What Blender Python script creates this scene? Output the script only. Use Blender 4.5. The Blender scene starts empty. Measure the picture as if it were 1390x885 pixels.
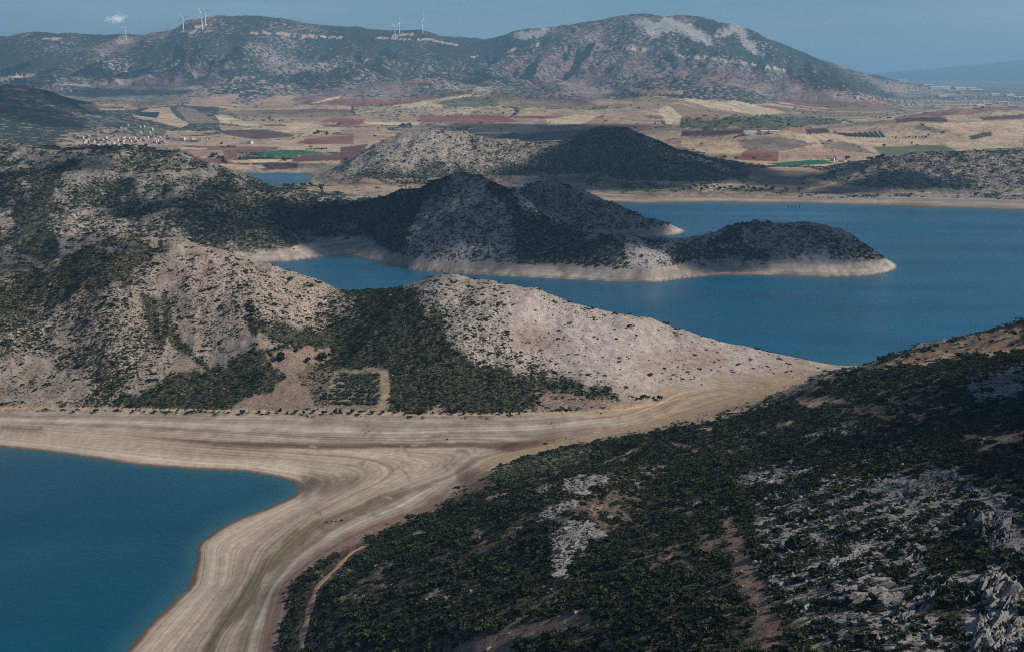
import bpy, bmesh, math, random
import numpy as np
from mathutils import Vector, Matrix
RNG = np.random.default_rng(7)
random.seed(7)
sc = bpy.context.scene
col = sc.collection

# ------------------------------------------------------------------ camera
CAM_Z = 200.0
FPX = 1500.0                      # focal length in photograph pixels (1390 wide)
PITCH = math.atan((442.5 - 100.0) / FPX)
cam_d = bpy.data.cameras.new('camera'); cam = bpy.data.objects.new('camera', cam_d); col.objects.link(cam)
cam.location = (0, 0, CAM_Z)
cam.rotation_euler = (math.radians(90) - PITCH, 0, 0)
cam_d.sensor_width = 36.0; cam_d.lens = 36.0 * FPX / 1390.0
cam_d.clip_start = 1.0; cam_d.clip_end = 120000.0
sc.camera = cam

# ------------------------------------------------------------------ light
SUN_AZ = math.radians(98.0)       # clockwise from the view direction: the sun stands to the right
SUN_EL = math.radians(37.0)
SUN = Vector((math.sin(SUN_AZ) * math.cos(SUN_EL), math.cos(SUN_AZ) * math.cos(SUN_EL), math.sin(SUN_EL)))
world = bpy.data.worlds.new('World'); sc.world = world; world.use_nodes = True
wn = world.node_tree.nodes; wl = world.node_tree.links
wn.clear()
w_out = wn.new('ShaderNodeOutputWorld'); w_bg = wn.new('ShaderNodeBackground'); w_sky = wn.new('ShaderNodeTexSky')
w_sky.sky_type = 'NISHITA'; w_sky.sun_disc = False
w_sky.sun_elevation = SUN_EL; w_sky.sun_rotation = SUN_AZ
w_sky.air_density = 1.3; w_sky.dust_density = 0.3; w_sky.ozone_density = 3.0; w_sky.altitude = 300
w_bg.inputs['Strength'].default_value = 0.06
# broken cloud added over the whole sky, greyed to dim and neutralise the skylight, seen ever more edge-on and lost in haze towards the horizon
def wnode(t, **kw):
    n = wn.new(t)
    for k, v in kw.items(): setattr(n, k, v)
    return n
w_tc = wnode('ShaderNodeTexCoord'); w_sep = wnode('ShaderNodeSeparateXYZ'); wl.new(w_tc.outputs['Generated'], w_sep.inputs[0])
w_mx = wnode('ShaderNodeMath', operation='MAXIMUM'); wl.new(w_sep.outputs[2], w_mx.inputs[0]); w_mx.inputs[1].default_value = 0.03
w_dv = wnode('ShaderNodeVectorMath', operation='DIVIDE'); w_cb = wnode('ShaderNodeCombineXYZ')
for k in range(3): wl.new(w_mx.outputs[0], w_cb.inputs[k])
wl.new(w_tc.outputs['Generated'], w_dv.inputs[0]); wl.new(w_cb.outputs[0], w_dv.inputs[1])
w_no = wnode('ShaderNodeTexNoise'); w_no.inputs['Scale'].default_value = 0.9; w_no.inputs['Detail'].default_value = 7; w_no.inputs['Roughness'].default_value = 0.55
wl.new(w_dv.outputs[0], w_no.inputs['Vector'])
w_cl = wnode('ShaderNodeMapRange'); w_cl.inputs[1].default_value = 0.34; w_cl.inputs[2].default_value = 0.56; wl.new(w_no.outputs['Fac'], w_cl.inputs[0])
w_hz = wnode('ShaderNodeMapRange'); w_hz.inputs[1].default_value = 0.03; w_hz.inputs[2].default_value = 0.20; wl.new(w_sep.outputs[2], w_hz.inputs[0])
w_am = wnode('ShaderNodeMath', operation='MULTIPLY'); wl.new(w_cl.outputs[0], w_am.inputs[0]); wl.new(w_hz.outputs[0], w_am.inputs[1])
w_tint = wn.new('ShaderNodeMix'); w_tint.data_type = 'RGBA'; w_tint.blend_type = 'MULTIPLY'; w_tint.inputs[0].default_value = 1.0
w_tint.inputs[7].default_value = (0.63, 0.97, 1.62, 1)
wl.new(w_sky.outputs[0], w_tint.inputs[6])
w_bw = wnode('ShaderNodeRGBToBW'); wl.new(w_sky.outputs[0], w_bw.inputs[0])
w_gr = wn.new('ShaderNodeMix'); w_gr.data_type = 'RGBA'; w_gr.blend_type = 'MULTIPLY'; w_gr.inputs[0].default_value = 1.0
wl.new(w_bw.outputs[0], w_gr.inputs[6]); w_gr.inputs[7].default_value = (0.50, 0.54, 0.62, 1)
w_mix = wn.new('ShaderNodeMix'); w_mix.data_type = 'RGBA'
wl.new(w_am.outputs[0], w_mix.inputs[0]); wl.new(w_tint.outputs[2], w_mix.inputs[6]); wl.new(w_gr.outputs[2], w_mix.inputs[7])
# thin cirrus streaks
w_map = wnode('ShaderNodeMapping'); w_map.inputs['Scale'].default_value = (2.2, 2.2, 26.0); wl.new(w_tc.outputs['Generated'], w_map.inputs['Vector'])
w_n2 = wnode('ShaderNodeTexNoise'); w_n2.inputs['Scale'].default_value = 1.6; w_n2.inputs['Detail'].default_value = 6; wl.new(w_map.outputs[0], w_n2.inputs['Vector'])
w_ramp = wnode('ShaderNodeValToRGB'); wl.new(w_n2.outputs['Fac'], w_ramp.inputs[0])
w_ramp.color_ramp.elements[0].position = 0.45; w_ramp.color_ramp.elements[0].color = (1, 1, 1, 1)
w_ramp.color_ramp.elements[1].position = 0.75; w_ramp.color_ramp.elements[1].color = (1.32, 1.22, 1.12, 1)
w_ci = wn.new('ShaderNodeMix'); w_ci.data_type = 'RGBA'; w_ci.blend_type = 'MULTIPLY'; w_ci.inputs[0].default_value = 1.0
wl.new(w_mix.outputs[2], w_ci.inputs[6]); wl.new(w_ramp.outputs[0], w_ci.inputs[7])
wl.new(w_ci.outputs[2], w_bg.inputs['Color']); wl.new(w_bg.outputs[0], w_out.inputs[0])
sun_d = bpy.data.lights.new('sun', 'SUN'); sun = bpy.data.objects.new('sun', sun_d); col.objects.link(sun)
sun_d.energy = 4.15; sun_d.angle = math.radians(0.53); sun_d.color = (1.0, 0.93, 0.84)
sun.rotation_euler = (-SUN).to_track_quat('-Z', 'Y').to_euler(); sun.location = (0, 0, 2000)
sc.view_settings.view_transform = 'Standard'; sc.view_settings.look = 'None'
sc.view_settings.exposure = 0.0; sc.view_settings.gamma = 1.0; sc.view_settings.use_curve_mapping = False
sc.cycles.use_denoising = False      # the photograph itself is grainy; keep the fine scrub crisp
sc.cycles.max_bounces = 5; sc.cycles.diffuse_bounces = 2; sc.cycles.glossy_bounces = 2
sc.cycles.transmission_bounces = 2; sc.cycles.volume_bounces = 1; sc.cycles.transparent_max_bounces = 24
sc.cycles.use_adaptive_sampling = True; sc.cycles.adaptive_threshold = 0.012
sc.cycles.sample_clamp_indirect = 4.0; sc.cycles.pixel_filter_type = 'BLACKMAN_HARRIS'; sc.cycles.filter_width = 1.1

# ------------------------------------------------------------------ helpers
CP, SP = math.cos(PITCH), math.sin(PITCH)
def ray(px, py):
    """photograph pixel -> (azimuth, tangent of depression)"""
    x = (px - 695.0) / FPX; y = (py - 442.5) / FPX
    fy = CP - y * SP; fz = -SP - y * CP
    h = math.hypot(x, fy)
    return math.atan2(x, fy), -fz / h
def project(X, Y, Z):
    dz = Z - CAM_Z
    d = Y * CP - dz * SP
    return 695.0 + FPX * X / d, 442.5 - FPX * (Y * SP + dz * CP) / d
def lin(*rgb):
    o = []
    for v in rgb:
        v = v / 255.0
        o.append(v / 12.92 if v <= 0.04045 else ((v + 0.055) / 1.055) ** 2.4)
    return tuple(o)
def hash2(ix, iy, seed):
    h = (ix.astype(np.int64) * 374761393 + iy.astype(np.int64) * 668265263 + seed * 2147483647 + 1013) & 0xFFFFFFFF
    h = ((h ^ (h >> 13)) * 1274126177) & 0xFFFFFFFF
    h = ((h ^ (h >> 16)) * 2246822519) & 0xFFFFFFFF
    return ((h ^ (h >> 15)) & 0xFFFFFF) / float(0x1000000)
_PERM = np.random.default_rng(3).permutation(1024).astype(np.int32); _PERM = np.concatenate([_PERM, _PERM])
_GA = np.arange(1024) * (2 * math.pi / 1024) * 37.0; _GX = np.cos(_GA).astype(np.float32); _GY = np.sin(_GA).astype(np.float32)
def vnoise(x, y, seed=0):
    x = np.asarray(x); y = np.asarray(y)
    fx0 = np.floor(x); fy0 = np.floor(y)
    ix = (fx0.astype(np.int64) + seed * 131) & 1023; iy = (fy0.astype(np.int64) + seed * 57) & 1023
    fx = (x - fx0).astype(np.float32); fy = (y - fy0).astype(np.float32)
    p0 = _PERM[ix]; p1 = _PERM[(ix + 1) & 1023]; iy1 = (iy + 1) & 1023
    u = fx * fx * fx * (fx * (fx * 6 - 15) + 10); v = fy * fy * fy * (fy * (fy * 6 - 15) + 10)
    h = _PERM[p0 + iy]; a = _GX[h] * fx + _GY[h] * fy
    h = _PERM[p1 + iy]; b = _GX[h] * (fx - 1) + _GY[h] * fy
    n0 = a + (b - a) * u
    h = _PERM[p0 + iy1]; a = _GX[h] * fx + _GY[h] * (fy - 1)
    h = _PERM[p1 + iy1]; b = _GX[h] * (fx - 1) + _GY[h] * (fy - 1)
    n1 = a + (b - a) * u
    return (n0 + (n1 - n0) * v) * 1.5
def fbm(x, y, oct=4, seed=0, gain=0.5, ridged=False):
    s = 0.0; a = 1.0; t = 0.0
    for k in range(oct):
        n = vnoise(x, y, seed + k * 17)
        if ridged: n = 1.0 - 2.0 * np.abs(n)
        s = s + a * n; t += a; a *= gain; x = x * 2.03 + 13.7; y = y * 2.03 - 7.1
    return s / t
def sstep(a, b, x):
    t = np.clip((x - a) / (b - a), 0, 1); return t * t * (3 - 2 * t)
def tag(o, label=None, cat=None, group=None, kind=None):
    if label: o['label'] = label
    if cat: o['category'] = cat
    if group: o['group'] = group
    if kind: o['kind'] = kind
    return o
def link(o, parent=None):
    col.objects.link(o)
    if parent is not None: o.parent = parent
    return o
def mesh_obj(name, verts, faces, mat, parent=None, smooth=False):
    me = bpy.data.meshes.new(name); me.from_pydata([tuple(v) for v in verts], [], faces); me.update()
    if mat: me.materials.append(mat)
    if smooth: me.polygons.foreach_set('use_smooth', [True] * len(me.polygons))
    return link(bpy.data.objects.new(name, me), parent)

# ------------------------------------------------------------------ terrain: control lines
# Every line is a ridge, foot or shoreline; entries (px, py, 'z' height) or (px, py, 'r' distance) or hidden (px, r, 'h', z)
PTS = []
def _pt(e):
    if e[2] == 'z':
        a, t = ray(e[0], e[1]); r = (CAM_Z - e[3]) / t; z = e[3]
    elif e[2] == 'r':
        a, t = ray(e[0], e[1]); r = e[3] / math.cos(a); z = CAM_Z - r * t
    else:
        a, _ = ray(e[0], 300); r = e[1] / math.cos(a); z = e[3]
    return (a, math.log(r), z / r)
def line(*pts, step=0.03):
    P = [_pt(e) for e in pts]
    for p, q in zip(P[:-1], P[1:]):
        n = max(1, int(math.ceil(math.hypot(q[0] - p[0], (q[1] - p[1])) / step)))
        for k in range(n):
            t = k / n; PTS.append(tuple(p[i] * (1 - t) + q[i] * t for i in range(3)))
    PTS.append(P[-1])
def zl(z, *pts, **kw): line(*[(p[0], p[1], 'z', z) for p in pts], **kw)
def rl(*pts, **kw): line(*[(p[0], p[1], 'r', p[2]) for p in pts], **kw)
def hl(*pts, **kw): line(*[(p[0], p[1], 'h', p[2]) for p in pts], **kw)

# near lake: shore, bed and beach
near_shore = [(-220, 598), (-100, 601), (0, 607), (60, 612), (130, 622), (190, 632), (260, 637), (330, 640), (375, 648), (398, 655), (404, 662),
              (395, 674), (360, 690), (320, 705), (290, 722), (268, 740), (265, 768), (256, 795), (225, 825), (195, 855), (170, 885), (130, 940), (60, 1040)]
zl(0, *near_shore)
zl(-5, (-220, 625), (0, 635), (130, 650), (260, 662), (330, 666), (355, 668), (320, 685), (270, 705), (235, 740), (225, 780), (190, 815), (140, 870), (80, 950))
hl((-400, 330, -9), (-300, 420, -12), (-100, 400, -12), (100, 380, -9), (-250, 300, -9), (0, 290, -8))
zl(3.0, (-220, 585), (0, 592), (130, 607), (260, 620), (400, 630), (470, 640), (470, 655), (430, 678), (370, 710), (320, 745), (310, 790), (280, 835), (240, 885), (190, 960))
zl(7.5, (-220, 572), (0, 577), (130, 584), (260, 592), (400, 602), (560, 609), (640, 612), (600, 640), (520, 668), (440, 705), (385, 755), (350, 810), (320, 860), (305, 900))
zl(12.5, (-220, 551), (0, 552), (160, 553), (320, 556), (540, 562), (720, 560), (830, 553))
zl(12.5, (380, 900), (392, 840), (400, 790), (450, 757), (505, 728), (600, 688), (640, 655), (700, 625))
# isthmus
zl(11.5, (740, 612), (830, 590), (900, 575), (980, 550), (1060, 525), (1120, 505))
zl(8.5, (640, 622), (700, 605), (800, 585), (900, 565), (1000, 535))
zl(9.0, (1130, 498), (1160, 497), (1185, 495))
zl(-1, (1120, 489), (1150, 493), (1190, 488)); zl(-7, (1050, 455), (1160, 455), (1250, 445))
# middle hill
rl((-220, 430, 760), (-100, 410, 770), (0, 385, 780), (55, 372, 780), (100, 349, 780), (140, 327, 780), (165, 315, 780), (200, 322, 775), (250, 334, 770), (300, 347, 770), (370, 366, 780),
   (420, 381, 790), (455, 394, 795), (480, 398, 800), (510, 395, 795), (560, 389, 775), (590, 380, 762), (620, 377, 758), (650, 379, 755), (700, 389, 755), (760, 405, 755),
   (830, 424, 755), (900, 443, 750), (980, 465, 742), (1060, 481, 732), (1120, 493, 722))
zl(15, (-220, 540), (0, 541), (200, 543), (400, 546), (560, 548), (700, 545), (840, 533)); zl(13, (900, 520), (960, 509), (1060, 498))
hl((-80, 720, 66), (-40, 690, 52), (0, 655, 36)); hl((60, 735, 62), (60, 690, 42), (70, 650, 25)); hl((140, 740, 77), (130, 700, 57), (130, 655, 35))
hl((215, 735, 64), (235, 700, 44), (265, 660, 24), (300, 635, 18)); hl((290, 740, 66), (340, 700, 50), (360, 665, 33)); hl((420, 745, 38), (440, 700, 28), (450, 660, 20)); hl((610, 725, 54), (600, 690, 42), (600, 655, 27)); hl((690, 715, 46), (720, 680, 32), (740, 650, 21))
hl((-300, 900, 14), (-150, 900, 12), (0, 900, 12), (150, 905, 20), (300, 900, 14)); hl((370, 895, 0), (460, 890, 0), (560, 870, 0), (660, 850, 0), (780, 830, 0), (900, 810, 0), (1020, 780, 0), (1120, 745, 0))
hl((420, 950, -8), (600, 920, -8), (800, 880, -8), (1000, 830, -8)); 
# valley behind the middle hill and second left hill
zl(12, (-200, 378), (-80, 374), (0, 366), (60, 364)); hl((100, 1080, 14), (200, 1080, 12), (290, 1090, 11))
rl((-250, 195, 1480), (-120, 192, 1480), (0, 198, 1480), (50, 201, 1480), (100, 204, 1490), (160, 198, 1500), (210, 201, 1500), (250, 212, 1490), (280, 226, 1480), (310, 243, 1450), (340, 258, 1420), (375, 280, 1390), (405, 297, 1370), (425, 308, 1340))
zl(45, (-100, 300), (0, 295), (90, 292)); zl(45, (180, 285), (230, 290)); zl(80, (-50, 235), (60, 240)); zl(78, (180, 234), (220, 237))
hl((-250, 1800, 14), (0, 1800, 12), (150, 1800, 10), (300, 1720, 8))
# bay and long shore of the peninsula
zl(0, (335, 357), (365, 356), (400, 354), (440, 349), (470, 347), (495, 351), (530, 360), (570, 367), (620, 371), (670, 374), (740, 378), (830, 382), (890, 383), (940, 377), (1000, 374), (1060, 374), (1120, 376), (1175, 375), (1205, 370), (1217, 363), (1212, 357))
zl(-6, (380, 380), (460, 366), (520, 382), (600, 390), (700, 395), (830, 398), (900, 398), (960, 392), (1100, 392), (1200, 388), (1250, 366), (1240, 350))
zl(10, (330, 343), (380, 340), (425, 329), (455, 323), (485, 322), (505, 330), (530, 342), (560, 351), (620, 356), (690, 358), (760, 359), (840, 366), (880, 367), (915, 361), (945, 353), (990, 352), (1050, 355), (1110, 358), (1160, 356), (1190, 353), (1203, 353))
# island end of the peninsula
rl((915, 336, 1145), (935, 332, 1155), (965, 322, 1170), (1000, 308, 1183), (1020, 304, 1185), (1050, 306, 1187), (1090, 308, 1188), (1130, 312, 1185), (1160, 324, 1178), (1180, 338, 1168), (1196, 348, 1160))
hl((930, 1215, 0), (1000, 1275, 0), (1080, 1285, 0), (1150, 1260, 0), (1200, 1215, 0), (1215, 1180, 0)); hl((940, 1265, -6), (1000, 1330, -6), (1100, 1340, -6), (1190, 1300, -6), (1260, 1210, -6))
# front ridge of the peninsula
rl((425, 290, 1400), (480, 279, 1390), (530, 267, 1370), (570, 258, 1350), (605, 244, 1325), (628, 237, 1315), (655, 246, 1300), (680, 256, 1270), (700, 270, 1250), (730, 293, 1225), (762, 316, 1205), (800, 321, 1180), (835, 323, 1160), (852, 317, 1150), (868, 325, 1148), (895, 334, 1145), (915, 336, 1145))
rl((628, 250, 1285), (640, 270, 1242), (652, 300, 1195), (655, 330, 1152))
rl((592, 262, 1300), (575, 285, 1262), (560, 310, 1228), (552, 330, 1196))
zl(22, (520, 316), (500, 303))
hl((620, 1450, 14), (680, 1420, 16)); hl((780, 1290, 6), (830, 1280, 1), (870, 1260, 0), (910, 1230, 0))
# back spur with the pale beach point
rl((690, 262, 1480), (718, 256, 1470), (742, 247, 1460), (765, 251, 1455), (800, 267, 1445), (840, 283, 1440), (880, 296, 1425), (902, 303, 1412))
zl(10, (765, 314), (800, 313), (850, 311), (890, 308), (907, 304), (913, 304)); zl(0, (785, 324), (830, 325), (865, 324), (905, 320), (925, 316), (931, 313), (925, 310))
hl((925, 1440, 0), (880, 1490, 0), (840, 1540, 0), (800, 1600, 1), (780, 1640, 4)); zl(-5, (960, 312), (950, 322), (900, 331)); hl((960, 1450, -6), (900, 1560, -6))
# far lake shore, low land
zl(0, (835, 275), (870, 277), (960, 275), (1050, 276), (1100, 276), (1200, 280), (1300, 283), (1390, 286), (1550, 292)); zl(-6, (960, 290), (1100, 292), (1250, 296), (1390, 302), (1550, 310))
hl((1000, 1000, -9), (1200, 950, -9), (1400, 900, -9), (1300, 1300, -10), (1000, 1500, -9), (1550, 1200, -9)); hl((1450, 760, -6), (1600, 760, -6), (1300, 800, -8))
zl(6, (830, 262), (900, 263), (1000, 263), (1080, 262), (1180, 266), (1390, 270), (1550, 274))
zl(5, (440, 262), (500, 264), (560, 258)); zl(7, (380, 262), (430, 278), (400, 268)); zl(4, (430, 252), (480, 253), (560, 252)); zl(6, (690, 247), (760, 247), (820, 248))
# pool of water beyond the left hill
zl(0, (330, 236), (380, 236), (420, 237), (425, 240), (415, 246), (405, 250), (370, 251)); zl(-3, (340, 243), (380, 243), (405, 242)); zl(3, (330, 231), (400, 232), (440, 233)); zl(3, (430, 246), (420, 254))
# hills behind the peninsula
rl((418, 246, 2120), (445, 236, 2150), (480, 217, 2180), (510, 200, 2200), (540, 186, 2230), (575, 179, 2250), (620, 181, 2260), (680, 191, 2270), (735, 196, 2280), (770, 190, 2270), (800, 179, 2260), (825, 173, 2250), (860, 180, 2240), (900, 197, 2230), (940, 211, 2220), (980, 222, 2200), (1030, 235, 2170), (1085, 243, 2130))
zl(8, (430, 249), (500, 249), (580, 248), (660, 245)); zl(10, (720, 240), (780, 240), (850, 249), (950, 254), (1040, 252))
zl(45, (560, 214), (640, 213)); hl((700, 2130, 26), (720, 2080, 16)); hl((830, 2130, 52), (840, 2070, 32))
hl((400, 2700, 12), (500, 2750, 14), (650, 2750, 15), (820, 2750, 15), (1000, 2650, 14), (1100, 2550, 13))
# low hill on the right
rl((1085, 253, 1960), (1120, 243, 1990), (1160, 230, 2030), (1200, 219, 2070), (1250, 211, 2100), (1300, 208, 2110), (1390, 207, 2110), (1500, 206, 2110), (1650, 206, 2110))
zl(9, (1090, 262), (1200, 263), (1390, 265), (1550, 268)); hl((1150, 2450, 13), (1300, 2480, 14), (1450, 2480, 14), (1600, 2480, 14))
zl(32, (1230, 237), (1350, 236), (1500, 236))
# plain
for z, y in ((14, 218), (17, 205), (22, 190), (28, 175), (36, 160)):
    zl(z, (260, y), (400, y), (620, y), (850, y), (1050, y + 2), (1230, y + 3), (1390, y + 4), (1550, y + 5), step=0.06)
zl(14, (260, 222), (330, 226)); zl(30, (930, 184), (1000, 181), (1060, 184), step=0.05); zl(38, (1160, 178), (1210, 172), (1270, 168), (1330, 171), (1390, 169), (1480, 168), step=0.05)
hl((1250, 8000, 40), (1400, 8000, 40), (1600, 8000, 40), step=0.08); hl((1230, 12500, 42), (1400, 12500, 42), (1600, 12500, 42), step=0.08); hl((1200, 20000, 44), (1400, 20000, 44), (1600, 20000, 44), step=0.1)
# small hill at the far left with the village at its foot
rl((-300, 125, 3600), (-150, 135, 3650), (-60, 130, 3700), (0, 122, 3700), (30, 116, 3700), (60, 122, 3700), (100, 145, 3680), (150, 164, 3520), (200, 176, 3400), (240, 188, 3250))
zl(16, (-200, 206), (0, 206), (100, 206), (180, 205), (250, 206)); zl(70, (-40, 165), (40, 164))
hl((-200, 4500, 60), (0, 4500, 60), (120, 4400, 52), (220, 4200, 36))
rl((-150, 132, 5400), (0, 134, 5400), (100, 138, 5400), (200, 142, 5200), (300, 150, 4900), (400, 153, 4900)); rl((-150, 122, 6000), (50, 125, 6000), (110, 126, 6000), (200, 129, 5900))
# the mountains
rl((-350, 75, 8800), (-200, 66, 8800), (-80, 58, 8800), (0, 53, 8800), (50, 47, 8700), (90, 51, 8600), (125, 60, 8500), (150, 58, 8450), (172, 51, 8400), (188, 46, 8500), (205, 53, 8450), (240, 39, 8350), (270, 26, 8350), (300, 19, 8400), (340, 23, 8400), (400, 34, 8350), (470, 45, 8300), (520, 50, 8250), (550, 46, 8250), (580, 44, 8300), (605, 52, 8350),
   (635, 64, 8400), (660, 60, 8300), (690, 46, 8200), (715, 42, 8150), (745, 45, 8150), (785, 40, 8150), (800, 34, 8150), (822, 27, 8150), (850, 25, 8150), (872, 23, 8150), (900, 27, 8150), (930, 27, 8200), (955, 27, 8250), (985, 29, 8150), (996, 31, 8120), (1010, 40, 8100), (1020, 43, 8080), (1036, 53, 8050), (1062, 64, 8020), (1100, 81, 7950), (1130, 91, 7900), (1160, 104, 7830), (1190, 118, 7750), (1225, 133, 7650))
rl((858, 29, 8030), (900, 33, 7960), (930, 39, 7900), (952, 49, 7840)); rl((963, 54, 7850), (960, 44, 8050)); rl((970, 47, 7880), (988, 31, 8000), (1010, 44, 7900), (1036, 60, 7800))
hl((-350, 11500, 60), (0, 11500, 60), (300, 11500, 60), (600, 11500, 60), (900, 11500, 60), (1150, 10500, 45), step=0.06)
rl((230, 128, 6000), (300, 134, 5700), (360, 136, 5600)); zl(55, (430, 148), (520, 146), (600, 150)); rl((720, 150, 4950), (820, 142, 5500), (900, 138, 5900), (1000, 135, 6200), (1100, 138, 6400), (1180, 139, 6900))
rl((310, 40, 8000), (350, 75, 7400), (380, 105, 6900), (360, 125, 6500)); rl((200, 75, 7800), (180, 95, 7300), (150, 112, 6900)); rl((560, 70, 7900), (590, 100, 7200), (640, 125, 6600), (660, 140, 6200))
rl((720, 60, 7900), (760, 85, 7400), (750, 115, 6900), (690, 138, 6300)); rl((830, 68, 7500), (900, 62, 7550), (980, 75, 7500), (1050, 92, 7400), (1090, 108, 7300)); rl((880, 85, 7150), (960, 100, 7000), (1060, 120, 6900))
rl((470, 85, 7500), (480, 120, 6900)); rl((850, 105, 6900), (820, 130, 6500)); rl((660, 100, 7400), (650, 85, 7700)); rl((400, 80, 7800), (430, 110, 7200))
rl((440, 140, 5900), (520, 133, 5950), (600, 127, 6000), (655, 119, 6050), (700, 133, 6000), (760, 145, 5900))
# blue range on the horizon
rl((1150, 110, 27000), (1240, 104, 27500), (1290, 97, 28000), (1340, 89, 28000), (1390, 83, 28000), (1500, 76, 28000), (1650, 70, 28000)); hl((1200, 36000, 45), (1400, 36000, 45), (1650, 36000, 45), step=0.1)
hl((-300, 20000, 50), (200, 20000, 50), (800, 20000, 50), step=0.1); hl((-300, 36000, 50), (600, 36000, 50), step=0.1)
# near right hillside
rl((1136, 506, 545), (1183, 503, 540), (1251, 498, 530), (1326, 488, 525), (1390, 480, 522), (1500, 470, 518), (1650, 462, 515))
line((740, 616, 'z', 15), (800, 602, 'z', 20), (900, 587, 'z', 25), (1000, 567, 'z', 32), (1070, 540, 'z', 41), (1136, 507, 'r', 545))
line((1180, 497, 'z', 11), (1215, 482, 'z', 20), (1260, 470, 'z', 30), (1330, 452, 'z', 46), (1390, 436, 'z', 58), (1500, 418, 'z', 74), (1650, 400, 'z', 90))
hl((1180, 625, 22), (1250, 605, 34), (1330, 590, 48), (1420, 580, 60), (1600, 575, 76)); hl((1260, 735, -1), (1340, 730, 0), (1420, 725, 0), (1600, 720, 0))
line((400, 890, 'z', 16), (500, 890, 'z', 32), (600, 890, 'z', 46), (700, 890, 'z', 61), (800, 890, 'z', 75), (900, 890, 'z', 87), (1000, 890, 'z', 96), (1150, 890, 'z', 106), (1300, 890, 'z', 112), (1450, 890, 'z', 117), (1650, 890, 'z', 121))
line((450, 800, 'z', 20), (520, 800, 'z', 29), (600, 800, 'z', 39)); line((700, 760, 'z', 47), (765, 745, 'z', 55), (780, 720, 'z', 57), (780, 670, 'z', 52), (830, 640, 'z', 44))
line((850, 850, 'z', 79), (900, 780, 'z', 75), (960, 720, 'z', 70), (1000, 650, 'z', 60), (1080, 590, 'z', 55)); line((600, 710, 'z', 22), (660, 690, 'z', 30), (700, 660, 'z', 28))
line((1100, 820, 'z', 98), (1180, 740, 'z', 95), (1260, 660, 'z', 93), (1330, 600, 'z', 92), (1390, 560, 'z', 92), (1500, 540, 'z', 94), (1650, 520, 'z', 98)); line((1300, 800, 'z', 108), (1380, 720, 'z', 107), (1450, 650, 'z', 107), (1600, 600, 'z', 110))
line((1150, 560, 'z', 62), (1250, 540, 'z', 70), (1350, 515, 'z', 75), (1500, 500, 'z', 80)); line((820, 740, 'z', 60), (860, 680, 'z', 50), (920, 620, 'z', 38))
hl((200, 250, -4), (420, 250, 10), (700, 140, 90), (1000, 110, 112), (1300, 110, 122), (1600, 110, 126)); hl((300, 170, 8), (550, 150, 60)); hl((-300, 170, -6), (100, 150, -4), (400, 100, 20), (900, 80, 118), (1400, 80, 126))

# ------------------------------------------------------------------ terrain: interpolation in azimuth and log distance
P = np.array(PTS)
keep = []; seen = set()
for i, p in enumerate(P):
    k = (round(p[0] / 0.004), round(p[1] / 0.004))
    if k not in seen: seen.add(k); keep.append(i)
P = P[keep]; N = len(P)
EPS = 0.010
def kern(d2): return np.sqrt(d2 + EPS * EPS)
D2 = (P[:, None, 0] - P[None, :, 0]) ** 2 + (P[:, None, 1] - P[None, :, 1]) ** 2
A = np.zeros((N + 3, N + 3)); A[:N, :N] = kern(D2); A[np.arange(N), np.arange(N)] -= 6e-4
A[:N, N] = 1; A[:N, N + 1:] = P[:, :2]; A[N:, :N] = A[:N, N:].T
W = np.linalg.solve(A, np.concatenate([P[:, 2], np.zeros(3)]))
R0, R1 = 95.0, 40000.0
ca = np.linspace(math.radians(-37), math.radians(37), 330); cv = np.linspace(math.log(R0), math.log(R1), 560)
Q = np.zeros((len(cv), len(ca)))
for j in range(0, len(cv), 8):
    V, U = np.meshgrid(cv[j:j + 8], ca, indexing='ij')
    d2 = (U.ravel()[:, None] - P[None, :, 0]) ** 2 + (V.ravel()[:, None] - P[None, :, 1]) ** 2
    q = kern(d2) @ W[:N] + W[N] + W[N + 1] * U.ravel() + W[N + 2] * V.ravel()
    Q[j:j + 8] = q.reshape(V.shape)
# fine grid
am = math.radians(27.6)
az = np.concatenate([np.linspace(math.radians(-36), -am, 36)[:-1], np.linspace(-am, am, 720), np.linspace(am, math.radians(36), 36)[1:]])
lv = np.concatenate([np.linspace(math.log(110), math.log(500), 250)[:-1], np.linspace(math.log(500), math.log(800), 190)[:-1], np.linspace(math.log(800), math.log(2400), 280)[:-1], np.linspace(math.log(2400), math.log(9500), 300)[:-1], np.linspace(math.log(9500), math.log(R1 * 0.98), 70)])
NA, NR = len(az), len(lv)
def coarse(U, V):
    fu = (U - ca[0]) / (ca[1] - ca[0]); fv = (V - cv[0]) / (cv[1] - cv[0])
    iu = np.clip(fu.astype(int), 0, len(ca) - 2); iv = np.clip(fv.astype(int), 0, len(cv) - 2)
    tu = fu - iu; tv = fv - iv
    return (Q[iv, iu] * (1 - tu) + Q[iv, iu + 1] * tu) * (1 - tv) + (Q[iv + 1, iu] * (1 - tu) + Q[iv + 1, iu + 1] * tu) * tv
V, U = np.meshgrid(lv, az, indexing='ij')
Rr = np.exp(V); X = Rr * np.sin(U); Y = Rr * np.cos(U)
Z = coarse(U, V) * Rr
Z0 = Z.copy()
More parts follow.
